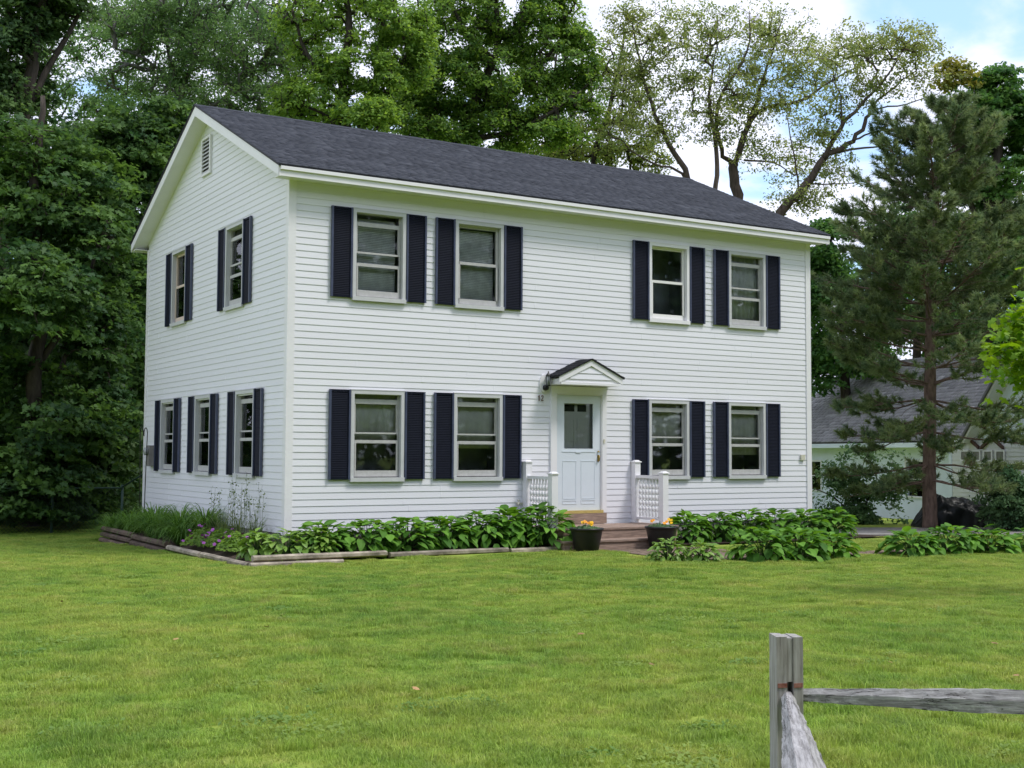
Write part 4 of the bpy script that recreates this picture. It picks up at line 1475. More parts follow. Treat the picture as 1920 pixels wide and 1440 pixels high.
for x, y, R, lab in ((-.62, 1.9, .36, 'mound of leaves with purple flowers above the timber edge'), (-.55, 1.15, .30, 'smaller purple flowered mound nearer the corner'), (-.60, .45, .28, 'low green leafy mound with few purple flowers beside pale hostas')):
    z = hz(x, y) + bed_lift(x, y)
    e = empty('geranium', (x, y, z), lab, 'geranium', 'purple geraniums in the side bed')
    n_ = 900
    a = RNG.uniform(0, 6.283, n_); rr = R * np.sqrt(RNG.uniform(0, 1, n_))
    zz_ = (1 - (rr / R) ** 2) * .26 * RNG.uniform(.5, 1.05, n_) + .03
    pts = np.stack([x + rr * np.cos(a), y + rr * np.sin(a) * 1.2, z + zz_], 1)
    nr = np.stack([np.cos(a) * .5, np.sin(a) * .5, np.ones(n_)], 1) + RNG.normal(0, .35, (n_, 3))
    o = bpy.data.objects.new('foliage', leaves_mesh('foliage', pts, nr, RNG.uniform(.04, .075, n_), M['green'], RNG.uniform(.3, .9, n_), True, org=(x, y, z)))
    link(o, e, (x, y, z)); tag(o, kind='stuff')
    for k in range(26 if R > .29 else 8):
        a_, r_ = random.uniform(0, 6.283), R * 1.05 * math.sqrt(random.random())
        inst('flower', FP, e, (x + r_ * math.cos(a_) - .03, y + r_ * math.sin(a_) * 1.2, z + .06 + (1 - (r_ / R / 1.05) ** 2) * .26 + random.uniform(0, .03)),
             rot=(random.uniform(-.5, .5), random.uniform(-1.1, -.3), random.uniform(0, 6)), scale=(1.25,) * 3, world=True)

for (x, y, lean, hh, lab) in ((-.30, 7.0, -.10, 1.8, 'black iron shepherd hook nearer the back house corner'), (-.34, 6.55, .12, 1.8, 'black iron shepherd hook leaning toward the side window')):
    z = hz(x, y) + bed_lift(x, y)
    s_ = 1 if lean > 0 else -1
    pts = [(x, y, z), (x, y - lean * .5, z + hh * .6), (x, y - lean, z + hh)]
    top = pts[-1]
    for k in range(1, 11):
        th = k * math.pi / 9
        pts.append((x, top[1] - s_ * (.12 - .12 * math.cos(th)) * (-1), top[2] + .12 * math.sin(th)))
    e = empty('shepherd_hook', (x, y, z), lab, 'garden hook', 'iron hooks in the side bed')
    MB().tube(pts, .009, 6).build('hook_rod', M['iron'], e)
    MB().tube([(x, y - .07, z + .14), (x, y + .07, z + .14)], .007, 5).build('foot_bar', M['iron'], e)

# ------------------------------------------------------------------ chain link fence behind the left corner
cf = empty('chain_link_fence', (-1.2, 9.6, -.55), 'dark green chain link fence with pipe rails in the shade behind the house', 'fence')
fpts = [(.0, 9.6), (-1.4, 9.75), (-2.9, 9.9), (-4.4, 10.05)]
for x, y in fpts:
    z = hz(x, y)
    MB().tube([(x, y, z - .1), (x, y, z + 1.02)], .028, 8).build('fence_post', M['greenpipe'], cf)
MB().tube([(fpts[0][0] - .003, fpts[0][1] - .03, .44), (-4.4, 10.02, .44)], .02, 6).build('top_rail', M['greenpipe'], cf)
MB().tube([(.0, 9.57, .46), (.5, 8.6, .95), (.4, 7.95, 1.1)], .02, 6).build('brace_rail', M['greenpipe'], cf)
mb = MB()
for k in range(0, 56):
    x = 0 - k * .08
    y = 9.6 + (.45 / 4.4) * (-x)
    for s_ in (1, -1):
        xe = x - 1.0 * s_
        if -4.4 <= xe <= 0:
            ye = 9.6 + (.45 / 4.4) * (-xe)
            mb.tube([(x, y - .01 * s_, -.54), (xe, ye - .01 * s_, .43)], .0035, 3, cap=False)
mb.build('wire_mesh', M['wire'], cf, kind='stuff')

# ------------------------------------------------------------------ split rail fence in the foreground
PX, PY = -2.65, -13.35
gz = hz(PX, PY)
spf = empty('split_rail_fence', (PX, PY, gz), 'weathered grey split rail fence corner with lichen covered rails', 'fence')


def rough_beam(a, b, sec_fn, nseg, seed, twist=0):
    """beam in its own frame: x along, section polygon from sec_fn(u) -> list of (y, z)"""
    a, b = Vector(a), Vector(b)
    L = (b - a).length
    vs, fs = [], []
    k0 = None
    for i in range(nseg + 1):
        u = i / nseg
        sec = sec_fn(u)
        k0 = len(sec)
        for j, (yy_, zz_) in enumerate(sec):
            q = .0045 * noise.noise((u * L * 6 + seed, j * 2.1, seed * .7)) + .004 * noise.noise((u * L * 22 + seed, j * 3.3, 4))
            vs.append((u * L, yy_ + q * (1 if yy_ > 0 else -1), zz_ + q * 1.2))
    for i in range(nseg):
        for j in range(k0):
            fs.append((i * k0 + j, i * k0 + (j + 1) % k0, (i + 1) * k0 + (j + 1) % k0, (i + 1) * k0 + j))
    fs += [tuple(range(k0))[::-1], tuple(nseg * k0 + j for j in range(k0))]
    return MB().add(vs, fs), a, b


def place_beam(mb, a, b, name, mtl, parent):
    me = mb.mesh(name, mtl)
    o = bpy.data.objects.new(name, me)
    C.objects.link(o)
    o.parent = parent
    o.location = Vector(a) - WL[parent.name]
    d = (Vector(b) - Vector(a))
    o.rotation_euler = (0, -math.atan2(d.z, math.hypot(d.x, d.y)), math.atan2(d.y, d.x))
    return o


# post: four-sided, with a mortise left open on the two rail sides
ang = math.atan2(-.72, .69)
hwp = .062
zt = .372
mb = MB()


def pc(lx_, ly_, z):
    ca, sa = math.cos(YAW * -1 + .08), math.sin(YAW * -1 + .08)
    return (PX + lx_ * ca - ly_ * sa, PY + lx_ * sa + ly_ * ca, z)


# staves of the post around a slot on its front face (local -y looks at the camera)
ns = 26
for (xa, xb, ya, yb, za, zb, sd) in ((-hwp, -.014, -hwp, hwp, gz - .3, zt, 1), (.016, hwp, -hwp, hwp, gz - .3, zt - .003, 2),
                                     (-.0125, .0145, -hwp + .004, hwp, .165, zt - .006, 3), (-.0125, .0145, -hwp + .006, hwp, gz - .3, -.02, 4), (-.0125, .0145, .0, hwp, -.0195, .1645, 5)):
    vs, fs = [], []
    for i in range(ns + 1):
        z = za + (zb - za) * i / ns
        for j, (lx_, ly_) in enumerate(((xa, ya), (xb, ya), (xb, yb), (xa, yb))):
            q = .003 * noise.noise((z * 9, j * 2 + sd * 5, 1.0))
            ex = lx_ + (q if abs(lx_) > .03 else 0)
            top = (noise.noise((lx_ * 40, ly_ * 40, sd)) * .006 if i == ns else 0)
            vs.append(pc(ex, ly_ + q, z + top))
    for i in range(ns):
        for j in range(4):
            fs.append((i * 4 + j, i * 4 + (j + 1) % 4, (i + 1) * 4 + (j + 1) % 4, (i + 1) * 4 + j))
    fs += [(3, 2, 1, 0), tuple(ns * 4 + j for j in range(4))]
    mb.add(vs, fs)
post = mb.build('post', M['post'], spf, org=(PX, PY, gz))
mb = MB()
for xa, xb in ((-hwp + .003, -.0155), (.0175, hwp - .004)):
    mb.add([pc(xa, -hwp - .0045, .138), pc(xb, -hwp - .0045, .140), pc(xb, -hwp - .0045, .160), pc(xa, -hwp - .0045, .158),
            pc(xa, -hwp + .01, .138), pc(xb, -hwp + .01, .140), pc(xb, -hwp + .01, .160), pc(xa, -hwp + .01, .158)],
           [(0, 1, 2, 3), (4, 7, 6, 5), (0, 4, 5, 1), (1, 5, 6, 2), (2, 6, 7, 3), (3, 7, 4, 0)])
mb.build('rust_stain', M['rust'], post, label='rust red stripe across the grey post')


def sec_right(u):
    g = min(1, .55 + u * 1.3)
    hh_, ww_ = .066 * g, .055 * g
    return [(-ww_, -hh_ * .85), (ww_ * .8, -hh_ * .9), (ww_, hh_ * .2), (ww_ * .25, hh_ * .62), (-ww_ * .55, hh_ * .70), (-ww_ * 1.02, hh_ * .05)]


A_ = (PX + .05, PY - .02, .100)
B_ = (PX + .05 + 2.4 * .71, PY - .02 - 2.4 * .705, .150)
mb, a, b = rough_beam(A_, B_, sec_right, 60, 3)
place_beam(mb, a, b, 'rail', M['rail'], spf)


def sec_near(u):
    g = min(1, .36 + u * 1.25)
    hh_, ww_ = .062 * min(1, .6 + u), .082 * g
    return [(-ww_ * .9, -hh_), (ww_ * .9, -hh_), (ww_ * 1.0, hh_ * .05), (ww_ * .30, hh_ * .85), (-ww_ * .45, hh_ * .95), (-ww_, hh_ * .2)]


A_ = (PX - .015, PY - .03, .085)
B_ = (PX - .015 - 2.4 * .655, PY - .03 - 2.4 * .755, .030)
mb, a, b = rough_beam(A_, B_, sec_near, 60, 11)
nr_ = place_beam(mb, a, b, 'rail', M['rail'], spf)

# ------------------------------------------------------------------ fallen leaves on the lawn
mb = MB()
mb.add([(-.5, 0, 0), (-.2, .3, .08), (.2, .28, .05), (.55, 0, .14), (.2, -.3, .1), (-.2, -.28, .02)], [(0, 5, 4, 3), (0, 3, 2, 1)])
DL = mb.mesh('fallen_leaf', M['deadleaf'])
for px, py in ((500, 1186), (530, 1163), (1222, 1256), (1866, 1218), (1670, 1252), (1905, 1276), (116, 1138), (1090, 1200), (780, 1300), (330, 1210)):
    r_ = at(px, py, 1.0) - CAM
    t_ = (-.37 - CAM[2]) / r_[2]
    p = CAM + r_ * t_
    o = inst('fallen_leaf', DL, None, (p[0], p[1], hz(p[0], p[1]) + .05), rot=(random.uniform(-.4, .4), random.uniform(-.4, .4), random.uniform(0, 6)), scale=(random.uniform(.045, .075),) * 3)
    tag(o, 'small dry tan leaf lying on the green lawn', 'leaf', 'dry leaves scattered on the lawn')


# ------------------------------------------------------------------ trees
def skeleton(limbs, clusters, rg, r0, maxstep=.9):
    """limbs: list of (points, radii). Every cluster grows a twig from the nearest wood already there."""
    mb = MB()
    nodes, rad = [], []
    for pts, rd in limbs:
        pts = [np.array(p) for p in pts]
        # smooth resample
        P, R_ = [], []
        n_ = len(pts)
        for i in range(n_ - 1):
            p0, p1, p2, p3 = pts[max(i - 1, 0)], pts[i], pts[i + 1], pts[min(i + 2, n_ - 1)]
            for s in range(4):
                u = s / 4
                P.append(.5 * ((2 * p1) + (-p0 + p2) * u + (2 * p0 - 5 * p1 + 4 * p2 - p3) * u * u + (-p0 + 3 * p1 - 3 * p2 + p3) * u ** 3))
                R_.append(rd[i] * (1 - u) + rd[i + 1] * u)
        P.append(pts[-1]); R_.append(rd[-1])
        seg = np.linalg.norm(np.array(P[-1]) - np.array(P[0]))
        for i in range(1, len(P) - 1):
            P[i] = P[i] + rg.normal(0, .018 * min(seg, 4) / 4 + R_[i] * .12, 3)
        mb.tube(P, R_, 8 if rd[0] > .12 else 6)
        nodes += [p for p in P[1:]]; rad += R_[1:]
    nodes = np.array(nodes); rad = np.array(rad)
    cl = np.array(clusters)
    if not len(cl):
        return mb
    d0 = np.min(np.linalg.norm(cl[:, None] - nodes[None], axis=2), axis=1)
    order = np.argsort(d0)
    parent = []
    NP = np.zeros((len(nodes) + len(cl) * 3, 3)); NP[:len(nodes)] = nodes
    cnt = len(nodes)
    nb = len(nodes)
    par = {}
    for c_ in cl[order]:
        dd = NP[:cnt] - c_
        dist = np.sqrt((dd ** 2).sum(1)) + np.maximum(0, dd[:, 2]) * .6
        j = int(np.argmin(dist))
        p = NP[j]
        v = c_ - p
        L = np.linalg.norm(v)
        k = 2 if L > .5 else 1
        last = j
        for s in range(1, k + 1):
            u = s / (k + 0.0)
            q = p + v * u + (rg.normal(0, .10 * L, 3) + np.array([0, 0, .08 * L]) if s < k else 0)
            NP[cnt] = q; par[cnt] = last; last = cnt
            cnt += 1
    # pipe model
    wt = np.zeros(cnt)
    for i in range(cnt - 1, nb - 1, -1):
        wt[i] += 1
        if par[i] >= nb:
            wt[par[i]] += wt[i]
    for i in range(nb, cnt):
        j = par[i]
        r1 = r0 * math.sqrt(wt[i])
        rj = r0 * math.sqrt(wt[j]) if j >= nb else min(rad[j] * .8, r1 * 1.3)
        mb.tube([NP[j], (NP[j] + NP[i]) / 2 + rg.normal(0, .02, 3), NP[i]], [max(rj, r1), (max(rj, r1) + r1) / 2, r1 * .9], 3 if r1 < .02 else 5, cap=False)
    return mb


def blob_clusters(blobs, rg, gap=.0, gscale=.55, shell=2.4, mul=1.0, grow=1.0):
    """blobs: (px, py, rx, ry, t, n) as seen from the road; depth radius is the mean of the other two"""
    out, ctr = [], []
    for (px, py, rx, ry, t_, n_) in blobs:
        c_ = at(px, py, t_)
        R1, R2 = rx * t_ / FPX * grow, ry * t_ / FPX * grow
        R3 = (R1 + R2) / 2
        n_ = int(n_ * mul)
        k = 0
        tries = 0
        while k < n_ and tries < n_ * 12:
            tries += 1
            d = rg.normal(size=3); d /= np.linalg.norm(d)
            r_ = rg.uniform(0, 1) ** (1 / shell)
            p = c_ + RT * d[0] * r_ * R1 + UP * d[1] * r_ * R2 + FW * d[2] * r_ * R3
            if p[2] < hz(p[0], p[1]) + .04:
                continue
            if gap > -1 and noise.noise(Vector(p * gscale)) < gap:
                continue
            out.append(p); ctr.append(c_)
            k += 1
    return np.array(out), np.array(ctr)


def foliage(clusters, centers, rg, per, R, flat, size, lobed, mtl, name, parent, droop=.25, tone=(.5, .25), tilt=.55, aspect=.75):
    n_ = len(clusters)
    N_ = n_ * per
    off = rg.normal(size=(N_, 3))
    off /= np.linalg.norm(off, axis=1, keepdims=True) + 1e-9
    off *= (rg.uniform(0, 1, (N_, 1)) ** .5)
    rs_ = np.repeat(rg.uniform(.7, 1.3, n_), per)[:, None] * R
    out = clusters - centers
    out[:, 2] *= .4
    ol = np.linalg.norm(out, axis=1, keepdims=True) + 1e-6
    od = np.repeat(out / ol, per, axis=0)
    xy = off[:, :2] * rs_
    p = np.repeat(clusters, per, axis=0).copy()
    p[:, :2] += xy
    # sprays hang a little outwards
    p[:, 2] += off[:, 2] * rs_[:, 0] * flat - droop * (xy * od[:, :2]).sum(1) - .12 * (np.linalg.norm(xy, axis=1) ** 2) / (R + .01)
    nr = np.zeros((N_, 3)); nr[:, 2] = .85
    nr += od * .45 + rg.normal(0, tilt, (N_, 3))
    ct = np.repeat(rg.normal(tone[0], tone[1], n_), per)
    tn = np.clip(ct + rg.normal(0, .13, N_), 0, 1)
    sz = size * rg.uniform(.65, 1.25, N_)
    org = clusters.mean(0)
    o = bpy.data.objects.new(name, leaves_mesh(name, p, nr, sz, mtl, tn, lobed, org=org, aspect=aspect))
    link(o, parent, org)
    tag(o, kind='stuff')
    return o


def tree(name, lab, cat, base, limbs, blobs, mtl, bark, seed, per=45, R=.5, flat=.3, size=.13, lobed=False, gap=-.12, gscale=.55, grp=None, r0=.008, droop=.25, tone=(.5, .25), shell=2.4, tilt=.55, aspect=.75, wood_part=1.0, extra=None, mul=1.0):
    rg = np.random.default_rng(seed)
    e = empty(name, base, lab, cat, grp)
    cl, ce = blob_clusters(blobs, rg, gap, gscale, shell, mul, 1.18 if mtl == 'oak' else 1.0)
    sel = cl[rg.random(len(cl)) < wood_part] if wood_part < 1 else cl
    skeleton(limbs, sel, rg, r0).build('trunk', M[bark], e, org=base)
    foliage(cl, ce, rg, per, R, flat, size, lobed, M[mtl], 'crown', e, droop, tone, tilt, aspect)
    if extra:
        for (bl, mt2) in extra:
            c2, e2 = blob_clusters(bl, rg, gap, gscale, shell)
            foliage(c2, e2, rg, per, R, flat, size, lobed, M[mt2], 'crown', e, droop, tone, tilt, aspect)
    return e


def L3(pts, wpx, t0):
    """a limb from (px, py, extra depth) marks and widths in photo pixels at depth t0"""
    return ([at(a, b, t0 + c_) for a, b, c_ in pts], [max(.01, w_ * t0 / FPX / 2) for w_ in wpx])


def ground_at(px, t_):
    p = at(px, 900, t_)
    return (p[0], p[1], hz(p[0], p[1]))


GF = 'broadleaf trees of the dark wood left of the house'
# left wood
b = ground_at(60, 28.6)
tree('maple_tree', 'nearest dark maple with layered leaf sprays at the left edge of the lawn', 'tree', b,
     [([b, at(62, 760, 27.2), at(70, 560, 27.5), at(66, 330, 27.6), at(80, 180, 27.8)], [.19, .17, .14, .10, .05]),
      ([at(64, 700, 27.3), at(150, 560, 27.6), at(200, 420, 27.8)], [.09, .06, .02]),
      ([at(66, 620, 27.3), at(-30, 500, 26.5), at(-60, 400, 26.2)], [.09, .06, .02])],
     [(20, 330, 150, 120, 27.5, 130), (140, 460, 110, 120, 28.2, 130), (30, 560, 140, 120, 26.2, 130), (170, 610, 85, 110, 28.6, 120),
      (60, 760, 150, 110, 26.8, 140), (30, 900, 140, 85, 26.6, 120), (180, 790, 75, 100, 28.6, 110), (180, 330, 100, 90, 29, 90), (150, 900, 90, 75, 28.4, 100)],
     'maple', 'bark', 11, per=46, R=.50, flat=.22, size=.15, lobed=True, grp=GF, gap=-.22, tone=(.38, .24))
b = ground_at(235, 33)
tree('maple_tree', 'tall maple rising behind the left rake of the white house roof', 'tree', b,
     [([b, at(235, 700, 33), at(228, 420, 33), at(235, 250, 33.3)], [.2, .17, .12, .05])],
     [(200, 270, 120, 90, 33, 90), (290, 300, 80, 100, 33.5, 80), (230, 440, 130, 140, 33, 110), (240, 640, 100, 160, 32, 110), (230, 850, 110, 120, 32, 90), (310, 240, 70, 60, 34, 45)],
     'maple', 'bark', 12, mul=1.4, per=44, R=.6, flat=.3, size=.16, lobed=True, grp=GF, gap=-.2, tone=(.45, .25))
b = ground_at(-70, 31)
tree('maple_tree', 'dark trunked tall tree at the top left corner of the picture', 'tree', b,
     [([b, at(-40, 640, 31), at(30, 330, 31), at(66, 70, 31), at(95, -60, 31)], [.28, .25, .19, .13, .07]),
      ([at(48, 200, 31), at(130, 60, 31.5), at(180, -40, 32)], [.10, .06, .03]), ([at(10, 400, 31), at(-60, 200, 30), at(-80, 60, 30)], [.13, .1, .05])],
     [(20, 60, 110, 80, 31, 95), (110, 30, 70, 50, 31.5, 40), (-40, 200, 110, 120, 31, 90), (60, 160, 60, 60, 31.5, 35), (40, -60, 150, 80, 31, 70)],
     'maple_back', 'bark', 13, mul=2.2, per=26, R=0.38, flat=.35, size=0.13, lobed=True, grp=GF, gap=-0.12, gscale=0.9)
b = ground_at(150, 40)
tree('broadleaf_tree', 'dark tree in the second rank of the left wood', 'tree', b,
     [([b, at(150, 650, 40), at(140, 300, 40)], [.2, .17, .08])],
     [(130, 330, 130, 110, 40, 80), (60, 520, 150, 160, 41, 110), (180, 560, 120, 160, 41, 100), (120, 760, 190, 150, 40, 150), (120, 930, 190, 70, 39, 110)],
     'maple_back', 'bark', 14, mul=1.3, per=42, R=.75, flat=.4, size=.22, grp=GF, gap=-.25, tone=(.3, .2))
b = ground_at(330, 35)
GBK = 'tall trees standing behind the house'
tree('ash_tree', 'slender pale trunked ash with fine grey green leaves behind the roof peak', 'tree', b,
     [([b, at(330, 600, 36), at(334, 300, 36), at(333, 190, 36), at(318, 110, 36), at(296, 20, 36)], [.20, .17, .13, .11, .06, .03]),
      ([at(333, 200, 36), at(372, 90, 36.3), at(400, 0, 36.6), at(420, -70, 37)], [.09, .06, .04, .02]), ([at(334, 160, 36), at(270, 110, 35.5), at(215, 90, 35)], [.05, .04, .02]),
      ([at(335, 250, 36), at(420, 180, 36.2), at(500, 100, 36.5), at(560, 20, 36.5)], [.07, .055, .04, .02])],
     [(330, 60, 130, 80, 36, 110), (230, 40, 110, 60, 35.5, 60), (340, 150, 90, 60, 36, 60), (460, 70, 110, 80, 36.5, 90), (470, 190, 120, 60, 36.5, 70), (400, -30, 200, 60, 36, 80), (560, 120, 70, 110, 37, 50), (240, 150, 90, 30, 36, 22)],
     'ash', 'bark_pale', 15, mul=4.2, per=20, R=0.34, flat=.6, size=0.1, grp=GBK, gap=0.02, droop=.4, tilt=.9, aspect=.5, gscale=1.5)
b = ground_at(655, 34)
tree('broadleaf_tree', 'bright green tree with dark forked trunk left of the roof middle', 'tree', b,
     [([b, at(655, 500, 34), at(658, 290, 34), at(640, 180, 34), at(655, 60, 34), at(640, -60, 34)], [.24, .22, .17, .13, .10, .06]),
      ([at(656, 300, 34), at(700, 170, 34.4), at(716, 40, 34.6), at(712, -60, 34.6)], [.14, .11, .085, .05]), ([at(645, 190, 34), at(575, 100, 33.8), at(545, 10, 33.6)], [.08, .06, .03]),
      ([at(690, 200, 34), at(760, 110, 34.2), at(800, 30, 34)], [.06, .045, .02]), ([at(655, 250, 34), at(600, 210, 34), at(540, 190, 34)], [.06, .04, .02])],
     [(745, 50, 70, 60, 34, 60), (640, 120, 100, 60, 34, 60), (690, 215, 60, 35, 33, 50), (590, 190, 90, 60, 34, 60), (720, 140, 80, 50, 34, 55), (600, 40, 100, 60, 34.3, 50), (780, 120, 60, 50, 34.3, 35), (660, -30, 150, 50, 34, 50)],
     'green', 'bark', 16, mul=3.8, per=22, R=0.28, flat=.45, size=0.105, grp=GBK, gap=0.04, tone=(.6, .25), gscale=1.6)
b = ground_at(905, 37)
tree('broadleaf_tree', 'big dense green tree rising over the middle of the roof', 'tree', b,
     [([b, at(890, 600, 37), at(860, 320, 37), at(880, 220, 37), at(930, 100, 37), at(925, -40, 37)], [.30, .28, .22, .17, .11, .05]),
      ([at(862, 290, 37), at(800, 200, 36.5), at(770, 90, 36.4)], [.12, .08, .04]), ([at(895, 200, 37), at(990, 150, 37.2), at(1060, 60, 37.4)], [.10, .07, .03]),
      ([at(880, 260, 37), at(980, 240, 36.5), at(1090, 170, 36.5)], [.10, .07, .03]), ([at(925, 110, 37), at(860, 40, 36.6), at(840, -30, 36.5)], [.07, .05, .03])],
     [(860, 60, 120, 80, 37, 110), (930, 160, 130, 70, 37, 120), (1020, 50, 90, 70, 37, 80), (800, 230, 90, 55, 36.5, 70), (980, 240, 110, 50, 36.8, 90), (1070, 120, 60, 80, 37.2, 60), (940, -20, 170, 60, 37, 90),
      (840, 160, 80, 60, 36.5, 65), (1080, 220, 60, 50, 37, 30), (900, 262, 110, 26, 36.6, 42), (760, 190, 50, 50, 37, 30)],
     'green', 'bark', 17, mul=4.0, per=24, R=0.3, flat=.45, size=0.11, grp=GBK, gap=0.02, tone=(.42, .26), gscale=1.5)
b = ground_at(1130, 43)
tree('broadleaf_tree', 'thin leafed tree between the dense tree and the open oak', 'tree', b,
     [([b, at(1120, 600, 43), at(1110, 330, 43), at(1150, 180, 43), at(1170, 60, 43)], [.2, .17, .10, .07, .03]),
      ([at(1112, 330, 43), at(1040, 250, 43), at(1000, 160, 43)], [.07, .05, .02])],
     [(1120, 260, 110, 60, 43, 80), (1180, 180, 60, 80, 43, 45), (1000, 300, 90, 40, 43, 45), (1130, 110, 60, 60, 43, 34), (1190, 300, 70, 40, 43, 40)],
     'olive', 'bark', 18, mul=3.4, per=17, R=0.34, flat=.6, size=0.105, grp=GBK, gap=0.04, tilt=.8, tone=(.35, .25), gscale=1.5)
GFAR = 'paler trees far behind the canopy over the roof'
for sd, pxc, lab, bl in ((101, 90, 'pale far tree showing through the gap at the upper left', [(60, 120, 120, 110, 50, 90), (170, 200, 90, 80, 50, 70), (180, 60, 100, 70, 50, 50), (40, 10, 120, 70, 50, 60)]),
                        (102, 290, 'pale far tree left of the slender ash above the dark maples', [(260, 190, 110, 70, 51, 70), (300, 60, 120, 90, 51, 80), (390, 150, 90, 90, 51, 70), (400, 20, 90, 70, 51, 50)]),
                        (103, 540, 'pale far tree between the slender ash and the bright green tree', [(500, 180, 100, 70, 52, 80), (560, 60, 100, 90, 52, 80), (470, 40, 90, 80, 52, 60), (610, 210, 80, 60, 52, 60)]),
                        (104, 760, 'pale far tree between bright green tree and dense tree', [(740, 220, 100, 60, 52, 80), (770, 90, 80, 100, 52, 70), (840, 240, 80, 50, 52, 50), (700, 30, 80, 70, 52, 50)]),
                        (105, 1040, 'pale far tree behind the right side of the dense green tree', [(1010, 240, 100, 60, 52, 70), (1080, 130, 80, 100, 52, 60), (950, 120, 80, 90, 52, 50), (1100, 280, 80, 40, 52, 50)])):
    b = ground_at(pxc, 51)
    tree('far_tree', lab, 'tree', b, [([b, at(pxc, 600, 51), at(pxc + 5, 330, 51), at(pxc - 5, 180, 51), at(pxc + 12, 60, 51)], [.16, .14, .1, .06, .02])],
         bl, 'ash', 'bark', sd, per=22, R=.42, flat=.6, size=.14, gap=.0, gscale=1.3, grp=GFAR, tilt=.8, mul=1.9, tone=(.45, .25))
GO = 'open crowned oaks over the right half of the roof'
b = ground_at(1330, 38)
tree('oak_tree', 'open crowned oak with thin olive leaves and several dark stems right of the roof middle', 'tree', b,
     [([b, at(1300, 480, 38), at(1292, 345, 38), at(1240, 240, 37.8), at(1205, 140, 37.6), at(1185, 40, 37.6)], [0.133, 0.117, 0.094, 0.066, 0.039, 0.016]),
      ([at(1305, 470, 38), at(1342, 350, 38), at(1342, 270, 38.2), at(1330, 180, 38.4), at(1345, 90, 38.5)], [0.086, 0.078, 0.066, 0.047, 0.016]),
      ([at(1292, 345, 38), at(1270, 320, 37.9), at(1210, 300, 37.5), at(1160, 260, 37.4)], [0.047, 0.039, 0.027, 0.012])],
     [(1240, 60, 80, 60, 37.8, 75), (1330, 60, 90, 55, 38.2, 75), (1200, 140, 60, 60, 37.6, 50), (1290, 150, 80, 60, 38, 60), (1230, 240, 70, 50, 37.8, 50), (1340, 230, 70, 45, 38.3, 42), (1180, 30, 50, 40, 37.6, 30), (1150, 210, 45, 60, 37.5, 26)],
     'oak', 'bark_oak', 19, mul=2.0, per=19, R=0.29, flat=0.6, size=0.088, grp=GO, gap=-0.5, tilt=.9, tone=(.35, .25), r0=0.0045, shell=1.6, gscale=0.9)
b = ground_at(1378, 39)
tree('oak_tree', 'open crowned oak whose straight trunk forks low above the roof', 'tree', b,
     [([b, at(1380, 480, 39), at(1379, 370, 39), at(1376, 305, 39)], [0.211, 0.187, 0.164, 0.140]),
      ([at(1377, 310, 39), at(1410, 210, 39.2), at(1440, 120, 39.4), at(1470, 30, 39.5)], [0.094, 0.070, 0.039, 0.016]),
      ([at(1376, 305, 39), at(1352, 280, 38.8), at(1348, 190, 38.4), at(1400, 100, 38.2), at(1405, 20, 38)], [0.078, 0.066, 0.055, 0.031, 0.012]),
      ([at(1380, 300, 39), at(1420, 210, 39), at(1500, 190, 39), at(1560, 150, 39.4), at(1620, 120, 39.4)], [0.078, 0.062, 0.051, 0.031, 0.012]),
      ([at(1395, 300, 39), at(1450, 305, 38.6), at(1490, 330, 38.4)], [0.039, 0.027, 0.009])],
     [(1440, 60, 80, 60, 39.4, 75), (1400, 130, 90, 50, 39, 70), (1490, 130, 70, 60, 39.3, 60), (1560, 110, 70, 50, 39.5, 55), (1450, 200, 80, 45, 39, 50), (1370, 180, 60, 60, 38.7, 42), (1420, 280, 60, 40, 39, 32), (1480, 300, 60, 40, 38.8, 26)],
     'oak', 'bark_oak', 20, mul=2.0, per=19, R=0.29, flat=0.6, size=0.088, grp=GO, gap=-0.5, tilt=.9, tone=(.45, .25), r0=0.0045, shell=1.6, gscale=0.9)
b = ground_at(1430, 36)
tree('oak_tree', 'leaning oak with one long curved trunk reaching toward the pine', 'tree', b,
     [([b, at(1435, 520, 36), at(1470, 398, 36), at(1522, 335, 36), at(1552, 290, 36), at(1600, 265, 36.1), at(1627, 222, 36.2), at(1632, 200, 36.2), at(1668, 170, 36.3), at(1720, 130, 36.5)], [0.172, 0.156, 0.136, 0.117, 0.094, 0.066, 0.055, 0.043, 0.027, 0.012]),
      ([at(1545, 298, 36), at(1575, 240, 35.8), at(1612, 200, 35.7), at(1660, 150, 35.7), at(1700, 80, 35.6)], [0.078, 0.066, 0.047, 0.031, 0.012]),
      ([at(1560, 285, 36), at(1640, 275, 36.4), at(1700, 262, 36.6)], [0.043, 0.027, 0.009]), ([at(1600, 262, 36), at(1650, 245, 36.5), at(1720, 240, 37)], [0.035, 0.023, 0.009]),
      ([at(1636, 204, 36.2), at(1700, 195, 36.6), at(1760, 175, 36.8)], [0.027, 0.020, 0.008]), ([at(1500, 360, 36), at(1490, 300, 35.8), at(1476, 220, 35.6)], [0.031, 0.023, 0.009]),
      ([at(1515, 345, 36), at(1580, 345, 36), at(1630, 340, 36)], [0.023, 0.016, 0.006]), ([at(1578, 236, 35.8), at(1576, 180, 35.8), at(1560, 150, 35.8)], [0.035, 0.023, 0.012])],
     [(1630, 90, 110, 50, 36, 90), (1710, 90, 60, 40, 36, 50), (1640, 165, 50, 30, 36, 34), (1540, 250, 60, 40, 36, 34), (1560, 190, 60, 40, 36, 28), (1500, 370, 60, 30, 36, 34), (1550, 320, 60, 35, 36.2, 24), (1720, 150, 50, 30, 36.4, 16)],
     'oak', 'bark_oak', 21, mul=2.0, per=19, R=0.29, flat=0.6, size=0.088, grp=GO, gap=-0.5, tilt=.9, tone=(.5, .25), r0=0.0045, shell=1.6, gscale=0.9)

